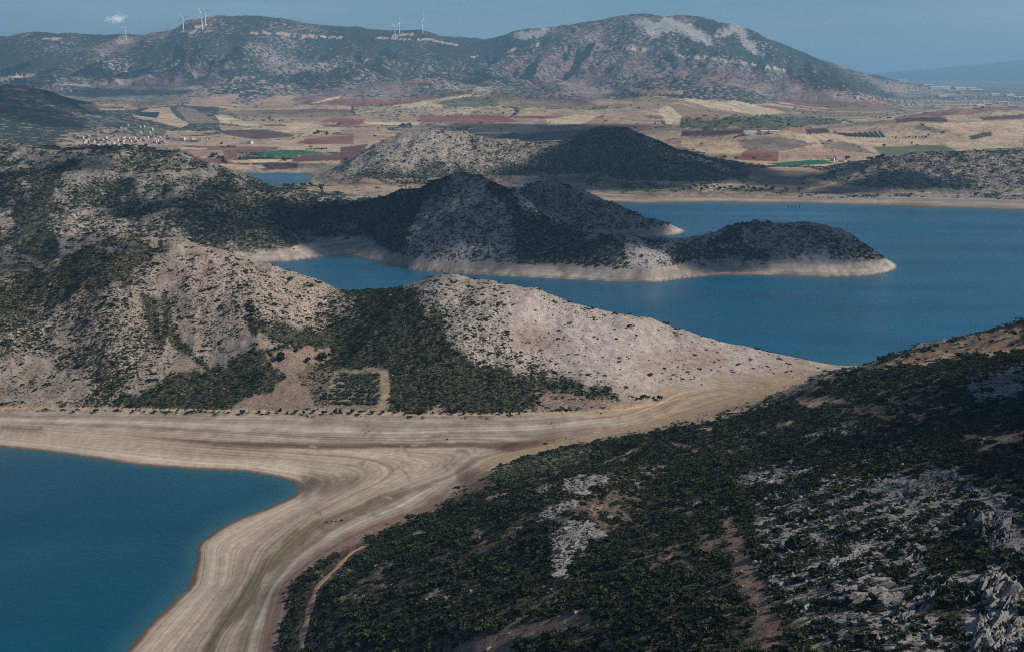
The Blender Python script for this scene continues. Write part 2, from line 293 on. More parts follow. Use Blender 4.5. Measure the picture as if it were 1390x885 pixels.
# relief: gullies and bumps that grow with height above the water line
hill = sstep(9, 30, Z) * (1 - 0.6 * sstep(2300, 2600, Rr))
near = 1 - sstep(2350, 2600, Rr); far = sstep(3000, 5200, Rr) * sstep(45, 110, Z) * (1 - sstep(15000, 20000, Rr))
wx = fbm(X / 90, Y / 90, 2, 5) * 18; wy = fbm(X / 90, Y / 90, 2, 6) * 18
GUL = fbm((X + wx) / 75, (Y + wy) / 120, 5, 11, 0.5, True) - 0.25
Z = Z + near * hill * GUL * (6.0 + 3.0 * sstep(1000, 1300, Rr)) * sstep(150, 800, Rr)
Z = Z + near * hill * fbm(X / 22, Y / 22, 4, 31, 0.55) * (1.3 + 1.2 * sstep(1000, 1300, Rr))
Z = Z + near * (1 - hill) * sstep(0.5, 5, Z) * fbm(X / 30, Y / 30, 4, 41) * 0.16
WX = fbm(X / 900, Y / 900, 3, 51) * 260; WY = fbm(X / 900, Y / 900, 3, 52) * 260
Z = Z + far * (fbm((X + WX) / 430, (Y + WY) / 1300, 6, 61, 0.5, True) - 0.3) * 165 * (0.22 + 0.78 * sstep(100, 1100, 8150 - Y)) * sstep(50, 190, Z)
Z = Z + sstep(2500, 3500, Rr) * (1 - sstep(45, 80, Z)) * fbm(X / 350, Y / 500, 4, 71) * 3.0 * (1 - sstep(6000, 12000, Rr))
Z = Z + sstep(15000, 20000, Rr) * sstep(60, 300, Z) * fbm(X / 2500, Y / 2500, 5, 81, 0.5, True) * 60
for px_, yy_, hh_, wx_, wy_ in ((960, 3250, 22, 190, 260), (1030, 3000, 26, 170, 240), (1085, 2850, 14, 140, 150), (1235, 3300, 14, 220, 200), (1275, 3800, 20, 200, 240), (1345, 3900, 20, 200, 240), (1310, 3200, 20, 250, 220), (1400, 3500, 26, 240, 240), (1240, 4500, 7, 300, 300),
                                (250, 4500, 26, 240, 400), (300, 5300, 22, 260, 400), (620, 4800, 30, 320, 420), (700, 5000, 26, 260, 420), (820, 4700, 24, 260, 360), (900, 4800, 30, 220, 340), (980, 5300, 34, 320, 420), (520, 5200, 28, 300, 420), (440, 5000, 22, 260, 400)):
    ax_ = math.tan(ray(px_, 200)[0]) * yy_
    Z = Z + 1.5 * hh_ * np.exp(-((X - ax_) / wx_) ** 2 - ((Y - yy_) / wy_) ** 2) * (1 + 0.25 * fbm(X / 130, Y / 130, 3, 87)) * (Rr < 9000) * (Rr > 2500)
fr_ = np.random.default_rng(21)
for _ in range(34):
    px_, yy_, hh_, wx_, wy_ = fr_.uniform(330, 1130), fr_.uniform(5300, 6700), fr_.uniform(28, 75), fr_.uniform(130, 330), fr_.uniform(220, 420)
    ax_ = math.tan(ray(px_, 150)[0]) * yy_
    Z = Z + hh_ * np.exp(-((X - ax_) / wx_) ** 2 - ((Y - yy_) / wy_) ** 2) * (1 + 0.35 * fbm(X / 150, Y / 150, 4, 88)) * (Rr < 9000) * (Rr > 4500)
# drawn-down shore: little wave-cut steps
band = sstep(0.3, 1.0, Z) * (1 - sstep(12, 14, Z)) * near
Z = Z + band * 0.11 * np.sin(Z * 2 * math.pi / 1.1 + 1.0 * fbm(X / 90, Y / 90, 3, 91)) * (0.5 + fbm(X / 60, Y / 60, 2, 92))
Z = np.where(Rr > 2600, np.maximum(Z, 12 + Rr * 0.003 * (Rr < 10000) + 30 * (Rr >= 10000)), Z)
PX, PY = project(X, Y, Z)
#@@TERRAIN_END

T = (CAM_Z - Z) / Rr
HID = np.minimum.accumulate(T, axis=0)          # smallest depression met so far along each bearing
def ground(x, y):
    """height of the land at world points"""
    x = np.asarray(x, float); y = np.asarray(y, float)
    a = np.arctan2(x, y); v = np.log(np.hypot(x, y))
    i = np.clip(np.searchsorted(az, a) - 1, 0, NA - 2); j = np.clip(np.searchsorted(lv, v) - 1, 0, NR - 2)
    tu = (a - az[i]) / (az[i + 1] - az[i]); tv = (v - lv[j]) / (lv[j + 1] - lv[j])
    return (Z[j, i] * (1 - tu) + Z[j, i + 1] * tu) * (1 - tv) + (Z[j + 1, i] * (1 - tu) + Z[j + 1, i + 1] * tu) * tv
def pick(px, py, r0=100, r1=39000):
    """the point of the land seen at a pixel of the photograph"""
    a, t = ray(px, py)
    i = int(np.clip(np.searchsorted(az, a) - 1, 0, NA - 2)); tu = (a - az[i]) / (az[i + 1] - az[i])
    Tc = T[:, i] * (1 - tu) + T[:, i + 1] * tu; rr = Rr[:, 0]
    ok = np.nonzero((Tc <= t) & (rr >= r0) & (rr <= r1))[0]
    if len(ok) == 0:
        sel = np.nonzero((rr >= r0) & (rr <= r1))[0]; j = sel[np.argmin(Tc[sel])]; r = rr[j]
    else:
        j = ok[0]
        if j > 0 and rr[j - 1] >= r0 and Tc[j - 1] > t:
            k = (Tc[j - 1] - t) / (Tc[j - 1] - Tc[j]); r = rr[j - 1] * (1 - k) + rr[j] * k
        else: r = rr[j]
    x, y = r * math.sin(a), r * math.cos(a)
    return Vector((x, y, float(ground(x, y))))

# ------------------------------------------------------------------ what grows and lies on the land
COL = np.zeros((NR, NA, 3)); SCR = np.zeros((NR, NA)); DEN = np.zeros((NR, NA)); ROC = np.zeros((NR, NA))
WOBX = fbm(X / (Rr * 0.02), Y / (Rr * 0.05), 4, 101, 0.6); WOBY = fbm(X / (Rr * 0.02), Y / (Rr * 0.05), 4, 102, 0.6)
def fillpoly(poly, feather, pad):
    p = np.array(poly, float); x0, y0 = np.floor(p.min(0)) - pad; x1, y1 = np.ceil(p.max(0)) + pad
    xs = np.arange(x0, x1 + 1); ys = np.arange(y0, y1 + 1, 0.5); gx, gy = np.meshgrid(xs, ys)
    m = np.zeros(gx.shape, bool)
    for (ax, ay), (bx, by) in zip(p, np.roll(p, -1, 0)):
        if ay == by: continue
        m ^= ((ay > gy) != (by > gy)) & (gx < (bx - ax) * (gy - ay) / (by - ay) + ax)
    m = m.astype(float)
    for _ in range(2):
        for ax_, k in ((1, feather), (0, feather * 2)):
            k = int(k)
            if k > 0:
                c = np.cumsum(np.pad(m, [(k + 1, k) if d == ax_ else (0, 0) for d in (0, 1)], mode='edge'), axis=ax_)
                n = m.shape[ax_]
                m = (np.take(c, np.arange(2 * k + 1, 2 * k + 1 + n), ax_) - np.take(c, np.arange(0, n), ax_)) / (2 * k + 1)
    return x0, y0, m
def mask(poly, rr, feather=1, wob=3.0):
    pad = int(feather * 3 + 2)
    x0, y0, m = fillpoly(poly, feather, pad)
    jr = np.nonzero((Rr[:, 0] >= rr[0]) & (Rr[:, 0] <= rr[1]))[0]
    sl = slice(jr[0], jr[-1] + 1)
    k = wob * (3.8 if wob > 2.5 else 1.0)
    px = PX[sl] + WOBX[sl] * k; py = PY[sl] + WOBY[sl] * k * 0.7
    ix = np.round(px - x0).astype(int); iy = np.round((py - y0) * 2).astype(int)
    ok = (ix >= 0) & (iy >= 0) & (ix < m.shape[1]) & (iy < m.shape[0])
    out = np.zeros(px.shape); out[ok] = m[iy[ok], ix[ok]]
    return sl, out
def paint(poly, rr, c=None, a=1.0, den=None, scr=None, roc=None, feather=1, wob=3.0):
    sl, m = mask(poly, rr, feather, wob); m = m * a
    if c is not None: COL[sl] = COL[sl] * (1 - m[..., None]) + np.array(c) * m[..., None]
    if den is not None: DEN[sl] = DEN[sl] * (1 - m) + den * m
    if scr is not None: SCR[sl] = SCR[sl] * (1 - m) + scr * m
    if roc is not None: ROC[sl] = ROC[sl] * (1 - m) + roc * m
def ribbon(pts, w0, w1):
    """polygon round a line of pixels"""
    p = np.array(pts, float); d = np.gradient(p, axis=0); n = np.stack([-d[:, 1], d[:, 0]], 1); n /= np.linalg.norm(n, axis=1)[:, None] + 1e-9
    w = np.linspace(w0, w1, len(p))[:, None] / 2
    return [tuple(q) for q in np.concatenate([p + n * w, (p - n * w)[::-1]])]

NEAR_EDGE = [(360, 960), (378, 885), (392, 835), (400, 792), (450, 757), (505, 730), (600, 690), (642, 655), (700, 627), (760, 612), (830, 597), (900, 587), (1000, 567), (1070, 541), (1136, 507)]
A_POLY = NEAR_EDGE + [(1180, 497), (1215, 482), (1260, 470), (1330, 452), (1390, 436), (1700, 380), (2400, 3000), (250, 3000)]
slA, mA = mask(A_POLY, (0, 730), 1, 2.0)
IS_A = np.zeros((NR, NA)); IS_A[slA] = mA
YY = Y
LAB = np.zeros((NR, NA), int)      # 0 plain
azl = np.degrees(U)
L_SHORE, L_A, L_B, L_C, L_D, L_E, L_F, L_J, L_H, L_X = range(1, 11)
LAB[(Rr < 1010 / np.cos(U))] = L_B
a430 = ray(430, 300)[0]; a1085 = ray(1082, 300)[0]; a330 = ray(325, 250)[0]; a255 = ray(255, 180)[0]
mid = (YY >= 1010) & (YY < 1800)
LAB[mid & (U < a430)] = L_C; LAB[mid & (U >= a430)] = L_D
LAB[(YY >= 1010) & (YY < 1780) & (U > a1085) & (YY > 1500)] = L_F
back = (YY >= 1800) & (YY < 2600) & (Z > 14)
LAB[back & (U >= a330) & (U < a1085)] = L_E; LAB[back & (U >= a1085)] = L_F
LAB[(YY >= 2700) & (YY < 4500) & (U < ray(300, 180)[0]) & (Z > 25 + 14 * fbm(X / 160, Y / 160, 3, 171))] = L_J
LAB[(YY >= 4800) & (Z > 70 + 10 * fbm(X / 300, Y / 300, 3, 172)) & (Rr < 14000)] = L_H
LAB[(Rr > 17000) & (Z > 60)] = L_X
LAB[IS_A > 0.5] = L_A
RINGTOP = 11.5 - 1.6 * (YY > 1030) + 1.2 * fbm(X / 45, Y / 45, 3, 111) - 5.0 * sstep(1560, 1640, YY)
ring = (1 - sstep(-0.5, 0.5, Z - RINGTOP + 0.8 * fbm(X / 6, Y / 6, 3, 112))) * (YY < 2350) * (IS_A < 0.5)
LAB[(ring > 0.5) & (YY < 1790)] = L_SHORE

n1 = fbm(X / 14, Y / 14, 4, 121, 0.6); n2 = fbm(X / 60, Y / 60, 4, 122); n3 = fbm(X / 4, Y / 4, 3, 123)
n4 = fbm(X / 260, Y / 260, 4, 124)
def mixc(c1, c2, t): return np.array(c1) * (1 - t[..., None]) + np.array(c2) * t[..., None]
SOIL = lin(120, 106, 93); PALE = lin(170, 158, 146); ROCK = lin(160, 158, 156); EARTH = lin(142, 112, 92); SAND = lin(178, 158, 134)
COL[:] = mixc(SOIL, PALE, np.clip(0.5 + 0.9 * n1 + 0.4 * n2, 0, 1))
m = LAB == L_A; COL[m] = mixc(lin(104, 92, 80), lin(128, 120, 112), np.clip(0.5 + n1 + n2, 0, 1))[m]; DEN[m] = np.clip(0.76 + 0.7 * n2 + 0.5 * n1, 0, 1)[m]
m = LAB == L_B; DEN[m] = np.clip(0.52 + 0.7 * n2 + 0.4 * n1 - 0.9 * GUL * (YY > 560), 0.27, 1)[m]
m = LAB == L_C; COL[m] = mixc(lin(104, 98, 88), lin(150, 142, 132), np.clip(0.5 + 0.9 * n1 + 0.4 * n2, 0, 1))[m]; DEN[m] = np.clip(0.82 + 0.6 * n4 + 0.5 * n2 - 0.9 * GUL, 0.3, 1)[m]
m = LAB == L_D; DEN[m] = np.clip(0.62 + 0.5 * n4 + 0.4 * n2 - 0.8 * GUL, 0.15, 1)[m]; COL[m] = mixc(lin(128, 120, 116), lin(160, 155, 152), np.clip(0.5 + n1 + n2, 0, 1))[m]
m = LAB == L_E; DEN[m] = np.clip(0.55 + 0.7 * n4 + 0.5 * n2, 0.12, 1)[m]
m = LAB == L_F; DEN[m] = np.clip(0.54 + 0.3 * n2, 0.3, 1)[m]
for l_, v_ in ((L_B, 0.34), (L_C, 0.36), (L_D, 0.42), (L_E, 0.38), (L_F, 0.36)): ROC[LAB == l_] = v_
steep = np.abs(np.gradient(Z, axis=0) / np.gradient(Rr, axis=0))

# fields of the plain: parcels cut along the valley
pl = (LAB == 0)
gx = (X + 120 * fbm(X / 700, Y / 700, 2, 131)) / 600.0; gy = (Y + 0.12 * X + 90 * fbm(X / 500, Y / 500, 2, 132)) / 300.0
gx = gx + 0.5 * np.floor(gy) 
cxi, cyi = np.floor(gx), np.floor(gy)
h1 = hash2(cxi, cyi, 3); sub = np.floor((gy - cyi) * (1 + np.floor(3 * hash2(cxi, cyi, 4))))
h2 = hash2(cxi * 7 + sub, cyi * 5 + 3 * sub, 9)
palette = np.array([lin(176, 156, 132), lin(150, 118, 104), lin(122, 84, 76), lin(188, 170, 140), lin(112, 78, 72), lin(134, 122, 100), lin(162, 134, 116), lin(124, 116, 90), lin(140, 100, 88), lin(168, 150, 124)])
fc = palette[(h2 * 9.999).astype(int)] * 0.85 + np.array(lin(176, 152, 128)) * 0.15
COL[pl] = fc[pl]
tr = pl & (h1 > 0.83); SCR[tr] = 0.35
edge = np.minimum(np.abs(gy - np.round(gy)) * 300, np.abs(gx - np.round(gx)) * 600)
m = pl & (edge < 7) & (hash2(cxi, cyi, 12) > 0.5) & (YY > 2400); SCR[m] = 0.75
farp = pl & (YY > 7200); COL[farp] = mixc(lin(110, 108, 96), lin(150, 134, 116), np.clip(0.5 + 1.5 * fbm(X / 500, Y / 1100, 4, 141), 0, 1))[farp]; SCR[farp] = 0.42
# hills and mountains far off
m = LAB == L_J; SCR[m] = np.clip(0.74 + 0.25 * n4, 0, 0.95)[m]; COL[m] = lin(140, 126, 112)
big = fbm(X / 1300, Y / 1300, 4, 142); big2 = fbm(X / 420, Y / 700, 4, 143)
m = LAB == L_H; COL[m] = mixc(lin(140, 110, 102), lin(158, 148, 142), np.clip(0.5 + big2, 0, 1))[m]; SCR[m] = np.clip(0.76 - 0.26 * (1 - sstep(90, 300, Z)) + 0.55 * big + 0.5 * big2, 0.25, 0.98)[m]; ROC[m] = np.clip(0.30 + 1.0 * fbm(X / 500, Y / 300, 4, 144), 0, 0.62)[m]
m = LAB == L_X; COL[m] = lin(100, 96, 86); SCR[m] = 0.7
fl = (YY > 1800) & (YY < 2700) & (Z <= 11); COL[fl] = mixc(lin(150, 130, 112), lin(120, 110, 92), np.clip(0.5 + 2 * fbm(X / 80, Y / 30, 3, 151), 0, 1))[fl]; DEN[fl] = 0.05

# --- beach and drawn-down shore
zz = Z + 0.5 * fbm(X / 60, Y / 60, 3, 161)
stripe = 0.5 + 0.5 * np.sin(zz * 4.1 + 1.7 * np.sin(zz * 1.3)); stripe2 = 0.5 + 0.5 * np.sin(zz * 9.3 + 2.0 * n2)
sandc = mixc(lin(190, 174, 152), lin(156, 140, 122), np.clip(0.3 + 0.5 * n2 + 0.5 * n1, 0, 1))
upper = sstep(6.5, 8.5, zz) ; sandc = sandc * (1 - upper[..., None]) + mixc(lin(142, 130, 116), lin(186, 174, 156), np.clip(0.5 + 0.3 * np.sin(zz * 3.5) + n1 * 1.0, 0, 1)) * upper[..., None]
farring = sstep(1000, 1050, YY); sandc = sandc * (1 - farring[..., None]) + mixc(lin(184, 174, 162), lin(136, 126, 116), np.clip(0.35 + 0.35 * stripe + 1.2 * n1 + 0.5 * n2, 0, 1)) * farring[..., None]
fs_ = sstep(1560, 1640, YY)[..., None]; sandc = sandc * (1 - fs_) + mixc(lin(168, 156, 142), lin(132, 120, 108), np.clip(0.5 + n2 + 0.4 * np.sin(zz * 2.2), 0, 1)) * fs_
nb_ = (YY < 800)
edgepale = (sstep(0.6, 1.0, zz) * (1 - sstep(2.0, 3.2, zz)) * nb_ * 0.6)[..., None]; sandc = sandc * (1 - edgepale) + np.array(lin(202, 188, 168)) * edgepale
for zc_, w_, a_, cc_ in ((4.3, 0.25, 0.35, (150, 130, 108)), (5.6, 0.35, 0.5, (124, 104, 88)), (6.9, 0.2, 0.4, (142, 122, 104)), (8.6, 0.4, 0.45, (120, 104, 90)), (9.8, 0.25, 0.4, (136, 120, 106)), (10.8, 0.3, 0.5, (112, 96, 84))):
    t_ = (np.exp(-((zz - zc_) / w_) ** 2) * a_ * np.clip(0.6 + 1.6 * fbm(X / 45, Y / 45, 2, 165 + int(zc_ * 10)), 0, 1.2) * nb_)[..., None]; sandc = sandc * (1 - t_) + np.array(lin(*cc_)) * t_
COL = COL * (1 - ring[..., None]) + sandc * ring[..., None]; DEN = DEN * (1 - ring)
shl = (YY < 2350); wet = (1 - sstep(0.25, 0.9, Z + 0.3 * n1)) * shl
COL = COL * (1 - wet[..., None]) + np.array(lin(104, 90, 76)) * wet[..., None]
BE = (300, 760)
paint([(0, 575), (60, 580), (60, 586), (0, 582)], BE, lin(110, 104, 80), 0.6)
paint([(180, 592), (340, 600), (480, 602), (620, 600), (690, 600), (760, 596), (740, 606), (690, 612), (640, 606), (480, 609), (330, 608), (250, 600)], BE, lin(98, 76, 66), 0.85, wob=2, feather=1)
paint([(672, 604), (720, 598), (790, 594), (740, 606), (700, 615), (680, 610)], BE, lin(98, 74, 66), 0.8, wob=2, feather=2)
paint([(262, 900), (300, 835), (335, 790), (375, 745), (395, 720), (440, 702), (520, 672), (560, 660), (548, 672), (480, 700), (430, 722), (400, 745), (360, 785), (345, 820), (300, 860), (285, 900)], BE, lin(116, 106, 78), 0.85, feather=2)
paint([(405, 640), (450, 640), (490, 648), (480, 660), (440, 672), (400, 680), (405, 664)], BE, lin(124, 112, 100), 0.8, feather=4)
paint([(415, 650), (440, 648), (455, 655), (430, 662), (408, 668)], BE, lin(100, 90, 80), 0.7, feather=2)
paint([(350, 900), (375, 800), (400, 770), (470, 725), (560, 690), (620, 665), (640, 640), (648, 655), (600, 692), (505, 732), (420, 785), (395, 850), (385, 900)], BE, lin(128, 98, 84), 0.7, feather=3)
paint([(620, 640), (660, 635), (680, 655), (640, 668), (628, 660)], BE, lin(98, 82, 74), 0.75, den=0.0, feather=3)
paint([(655, 622), (760, 596), (850, 575), (950, 548), (1060, 515), (1110, 505), (1080, 525), (1000, 560), (900, 582), (800, 600), (700, 622), (650, 640)], BE, lin(172, 146, 116), 0.8, den=0, feather=3)
paint([(820, 545), (920, 520), (1040, 495), (1120, 495), (1080, 512), (980, 540), (880, 562), (800, 568)], BE, lin(158, 132, 106), 0.7, den=0.03, feather=4)
# --- middle hill
BB = (560, 1000)
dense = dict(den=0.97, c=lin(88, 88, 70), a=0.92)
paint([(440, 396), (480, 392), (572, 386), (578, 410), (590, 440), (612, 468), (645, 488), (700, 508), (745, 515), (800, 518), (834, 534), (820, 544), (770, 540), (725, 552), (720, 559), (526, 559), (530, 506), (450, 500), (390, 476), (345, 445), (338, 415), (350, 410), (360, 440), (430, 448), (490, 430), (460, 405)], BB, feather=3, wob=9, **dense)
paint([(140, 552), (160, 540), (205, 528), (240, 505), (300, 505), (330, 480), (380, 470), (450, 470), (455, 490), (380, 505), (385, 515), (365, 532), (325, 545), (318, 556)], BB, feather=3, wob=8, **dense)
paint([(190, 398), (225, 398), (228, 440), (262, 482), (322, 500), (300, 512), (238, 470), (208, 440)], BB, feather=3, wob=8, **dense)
paint([(0, 392), (60, 372), (140, 326), (175, 320), (225, 330), (215, 350), (180, 362), (165, 385), (120, 400), (80, 415), (0, 430)], BB, den=0.92, c=lin(96, 92, 76), a=0.8, feather=4, wob=10)
paint([(0, 440), (70, 425), (150, 395), (150, 410), (90, 450), (0, 490)], BB, den=0.7, a=0.7, feather=4, wob=10)
paint([(60, 470), (130, 470), (170, 500), (90, 500)], BB, den=0.75, a=0.7, feather=5, wob=10); paint([(0, 520), (100, 505), (120, 520), (20, 540)], BB, den=0.55, a=0.7, feather=5, wob=10)
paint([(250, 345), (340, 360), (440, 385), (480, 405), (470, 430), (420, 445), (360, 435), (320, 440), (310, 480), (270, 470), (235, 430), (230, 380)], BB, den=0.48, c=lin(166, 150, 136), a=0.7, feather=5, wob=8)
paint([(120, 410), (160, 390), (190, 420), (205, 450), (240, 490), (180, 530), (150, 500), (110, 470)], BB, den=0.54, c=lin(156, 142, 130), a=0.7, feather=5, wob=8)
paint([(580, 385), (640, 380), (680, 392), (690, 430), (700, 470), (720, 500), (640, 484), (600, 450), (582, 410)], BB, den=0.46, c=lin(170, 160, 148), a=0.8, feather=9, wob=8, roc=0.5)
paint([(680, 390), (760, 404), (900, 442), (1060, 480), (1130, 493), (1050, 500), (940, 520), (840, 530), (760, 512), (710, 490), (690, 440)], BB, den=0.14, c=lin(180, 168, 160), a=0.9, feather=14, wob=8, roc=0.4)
paint([(690, 440), (740, 445), (780, 470), (740, 480), (700, 470)], BB, lin(146, 118, 104), 0.6, feather=6); paint([(860, 480), (960, 470), (1000, 490), (930, 510), (870, 510)], BB, lin(150, 122, 102), 0.6, feather=6)
paint([(720, 525), (820, 540), (830, 553), (725, 557)], BB, den=0.25, c=lin(138, 116, 104), a=0.8, feather=3)
paint([(358, 482), (400, 472), (452, 470), (452, 486), (425, 500), (440, 512), (425, 545), (430, 556), (318, 556), (325, 545), (368, 532), (386, 512), (372, 500)], BB, lin(134, 112, 98), 0.9, den=0.04, feather=1, wob=5)
paint([(395, 505), (452, 490), (460, 505), (445, 520), (450, 545), (430, 550), (425, 530)], BB, den=0.6, c=lin(110, 96, 80), a=0.8, feather=2, wob=6)
paint([(455, 503), (527, 503), (530, 556), (448, 556)], BB, lin(124, 114, 92), 1.0, den=0.02, wob=2.4)
paint([(516, 505), (526, 503), (530, 535), (522, 556), (512, 556), (518, 540)], BB, lin(160, 142, 112), 0.9, den=0.0, wob=1.5)
paint(ribbon([(-40, 553), (80, 554.5), (200, 556), (320, 557.5), (430, 560), (560, 563), (690, 562), (780, 560), (850, 555), (930, 540)], 3, 3), BB, lin(186, 160, 128), 0.95, den=0.0, wob=1.0, feather=0)
# --- second hill on the left
CC = (1040, 1790)
paint([(10, 280), (65, 278), (75, 310), (95, 345), (70, 358), (25, 350), (18, 310)], CC, den=0.97, c=lin(92, 94, 76), a=0.9, feather=3, wob=8); paint([(40, 280), (75, 230), (100, 225), (90, 250), (65, 285)], CC, den=0.95, c=lin(92, 94, 76), a=0.8, feather=3, wob=8)
paint([(70, 290), (120, 285), (180, 290), (180, 320), (100, 345), (80, 320)], CC, den=0.5, c=lin(166, 152, 140), a=0.8, feather=6, wob=8); paint([(0, 260), (40, 240), (50, 255), (15, 290), (0, 350)], CC, den=0.5, c=lin(166, 152, 140), a=0.8, feather=5, wob=8)
paint([(160, 245), (190, 250), (200, 300), (175, 310)], CC, den=0.95, a=0.8, feather=5, wob=10); paint([(270, 235), (330, 250), (400, 300), (420, 330), (330, 345), (260, 310), (250, 260)], CC, den=0.82, a=0.8, feather=8, wob=12)
paint([(150, 205), (240, 215), (260, 235), (160, 240)], CC, den=0.6, c=lin(158, 146, 124), a=0.6, feather=6); paint([(0, 358), (70, 355), (80, 366), (30, 378), (0, 376)], CC, lin(112, 104, 86), 0.8, den=0.6)
# --- peninsula
DD = (1040, 1790)
paint([(430, 280), (480, 276), (580, 256), (600, 250), (590, 262), (570, 300), (548, 345), (510, 335), (480, 315), (440, 320), (425, 300)], DD, den=0.98, c=lin(88, 88, 76), a=0.9, feather=4, wob=9)
paint([(435, 300), (500, 292), (520, 285), (500, 300), (480, 312), (440, 318)], DD, den=0.45, a=0.8, feather=4, wob=9)
paint([(590, 262), (625, 248), (660, 262), (690, 295), (706, 330), (712, 357), (560, 352), (548, 340), (570, 300)], DD, den=0.5, c=lin(158, 153, 150), a=0.9, feather=3, wob=7)
paint([(655, 246), (700, 258), (720, 285), (760, 318), (700, 300), (668, 268)], DD, den=0.97, a=0.9, feather=3, wob=6)
paint([(692, 290), (740, 300), (800, 322), (840, 326), (850, 350), (860, 366), (720, 358), (712, 330)], DD, den=0.93, a=0.9, feather=4, wob=8); paint([(840, 320), (870, 330), (905, 350), (890, 366), (850, 364), (855, 340)], DD, den=0.4, c=lin(156, 150, 146), a=0.9, feather=3, wob=7)
paint([(715, 258), (742, 246), (800, 266), (880, 296), (905, 306), (860, 312), (770, 315), (740, 290)], (1300, 1700), den=0.5, a=0.9, feather=3, wob=8)
paint([(915, 340), (1000, 308), (1010, 330), (1060, 345), (1050, 356), (920, 358)], DD, den=0.97, a=0.95, feather=3, wob=8); paint([(1010, 305), (1100, 308), (1110, 350), (1070, 348), (1020, 330)], DD, den=0.5, a=0.9, feather=4, wob=8); paint([(1110, 310), (1160, 322), (1200, 350), (1140, 357), (1110, 340)], DD, den=0.72, a=0.9, feather=4, wob=8)
# --- hills behind
EE = (1800, 2720)
paint([(440, 240), (500, 205), (560, 180), (640, 183), (640, 215), (560, 225), (480, 240)], EE, den=0.42, c=lin(172, 160, 148), a=0.9, feather=6, wob=9); paint([(520, 235), (640, 228), (700, 236), (660, 247), (440, 249)], EE, den=0.93, a=0.9, feather=3, wob=6)
paint([(640, 185), (740, 196), (740, 225), (650, 222)], EE, den=0.5, a=0.8, feather=6, wob=8); paint([(760, 192), (825, 174), (900, 198), (980, 224), (1050, 245), (860, 252), (740, 238)], EE, den=0.85, a=0.85, feather=5, wob=9); paint([(880, 215), (960, 225), (1020, 242), (900, 240)], EE, den=0.55, a=0.7, feather=6, wob=9)
paint([(680, 247), (720, 241), (750, 244), (720, 252), (690, 254)], (1700, 2300), lin(160, 146, 130), 0.9, den=0.0); paint([(756, 240), (812, 234), (815, 238), (765, 243)], (1700, 2300), lin(160, 146, 130), 0.9, den=0.0)
paint([(840, 252), (960, 256), (1090, 256), (1100, 262), (840, 261)], (1700, 2300), lin(96, 96, 78), 0.9, den=0.5); paint([(940, 258), (1000, 246), (1010, 250), (970, 261)], (1700, 2300), lin(160, 142, 128), 0.9, den=0.02)
paint([(380, 250), (470, 262), (490, 275), (420, 282), (370, 272)], (1600, 2100), lin(98, 100, 80), 0.9, den=0.55, feather=2); paint([(400, 274), (440, 270), (480, 266), (490, 270), (440, 277), (400, 280)], (1600, 2100), lin(160, 146, 128), 0.9, den=0.0); paint([(420, 246), (470, 253), (560, 256), (580, 250), (540, 262), (480, 264), (415, 256)], (1600, 2200), lin(176, 152, 128), 0.9, den=0.0)
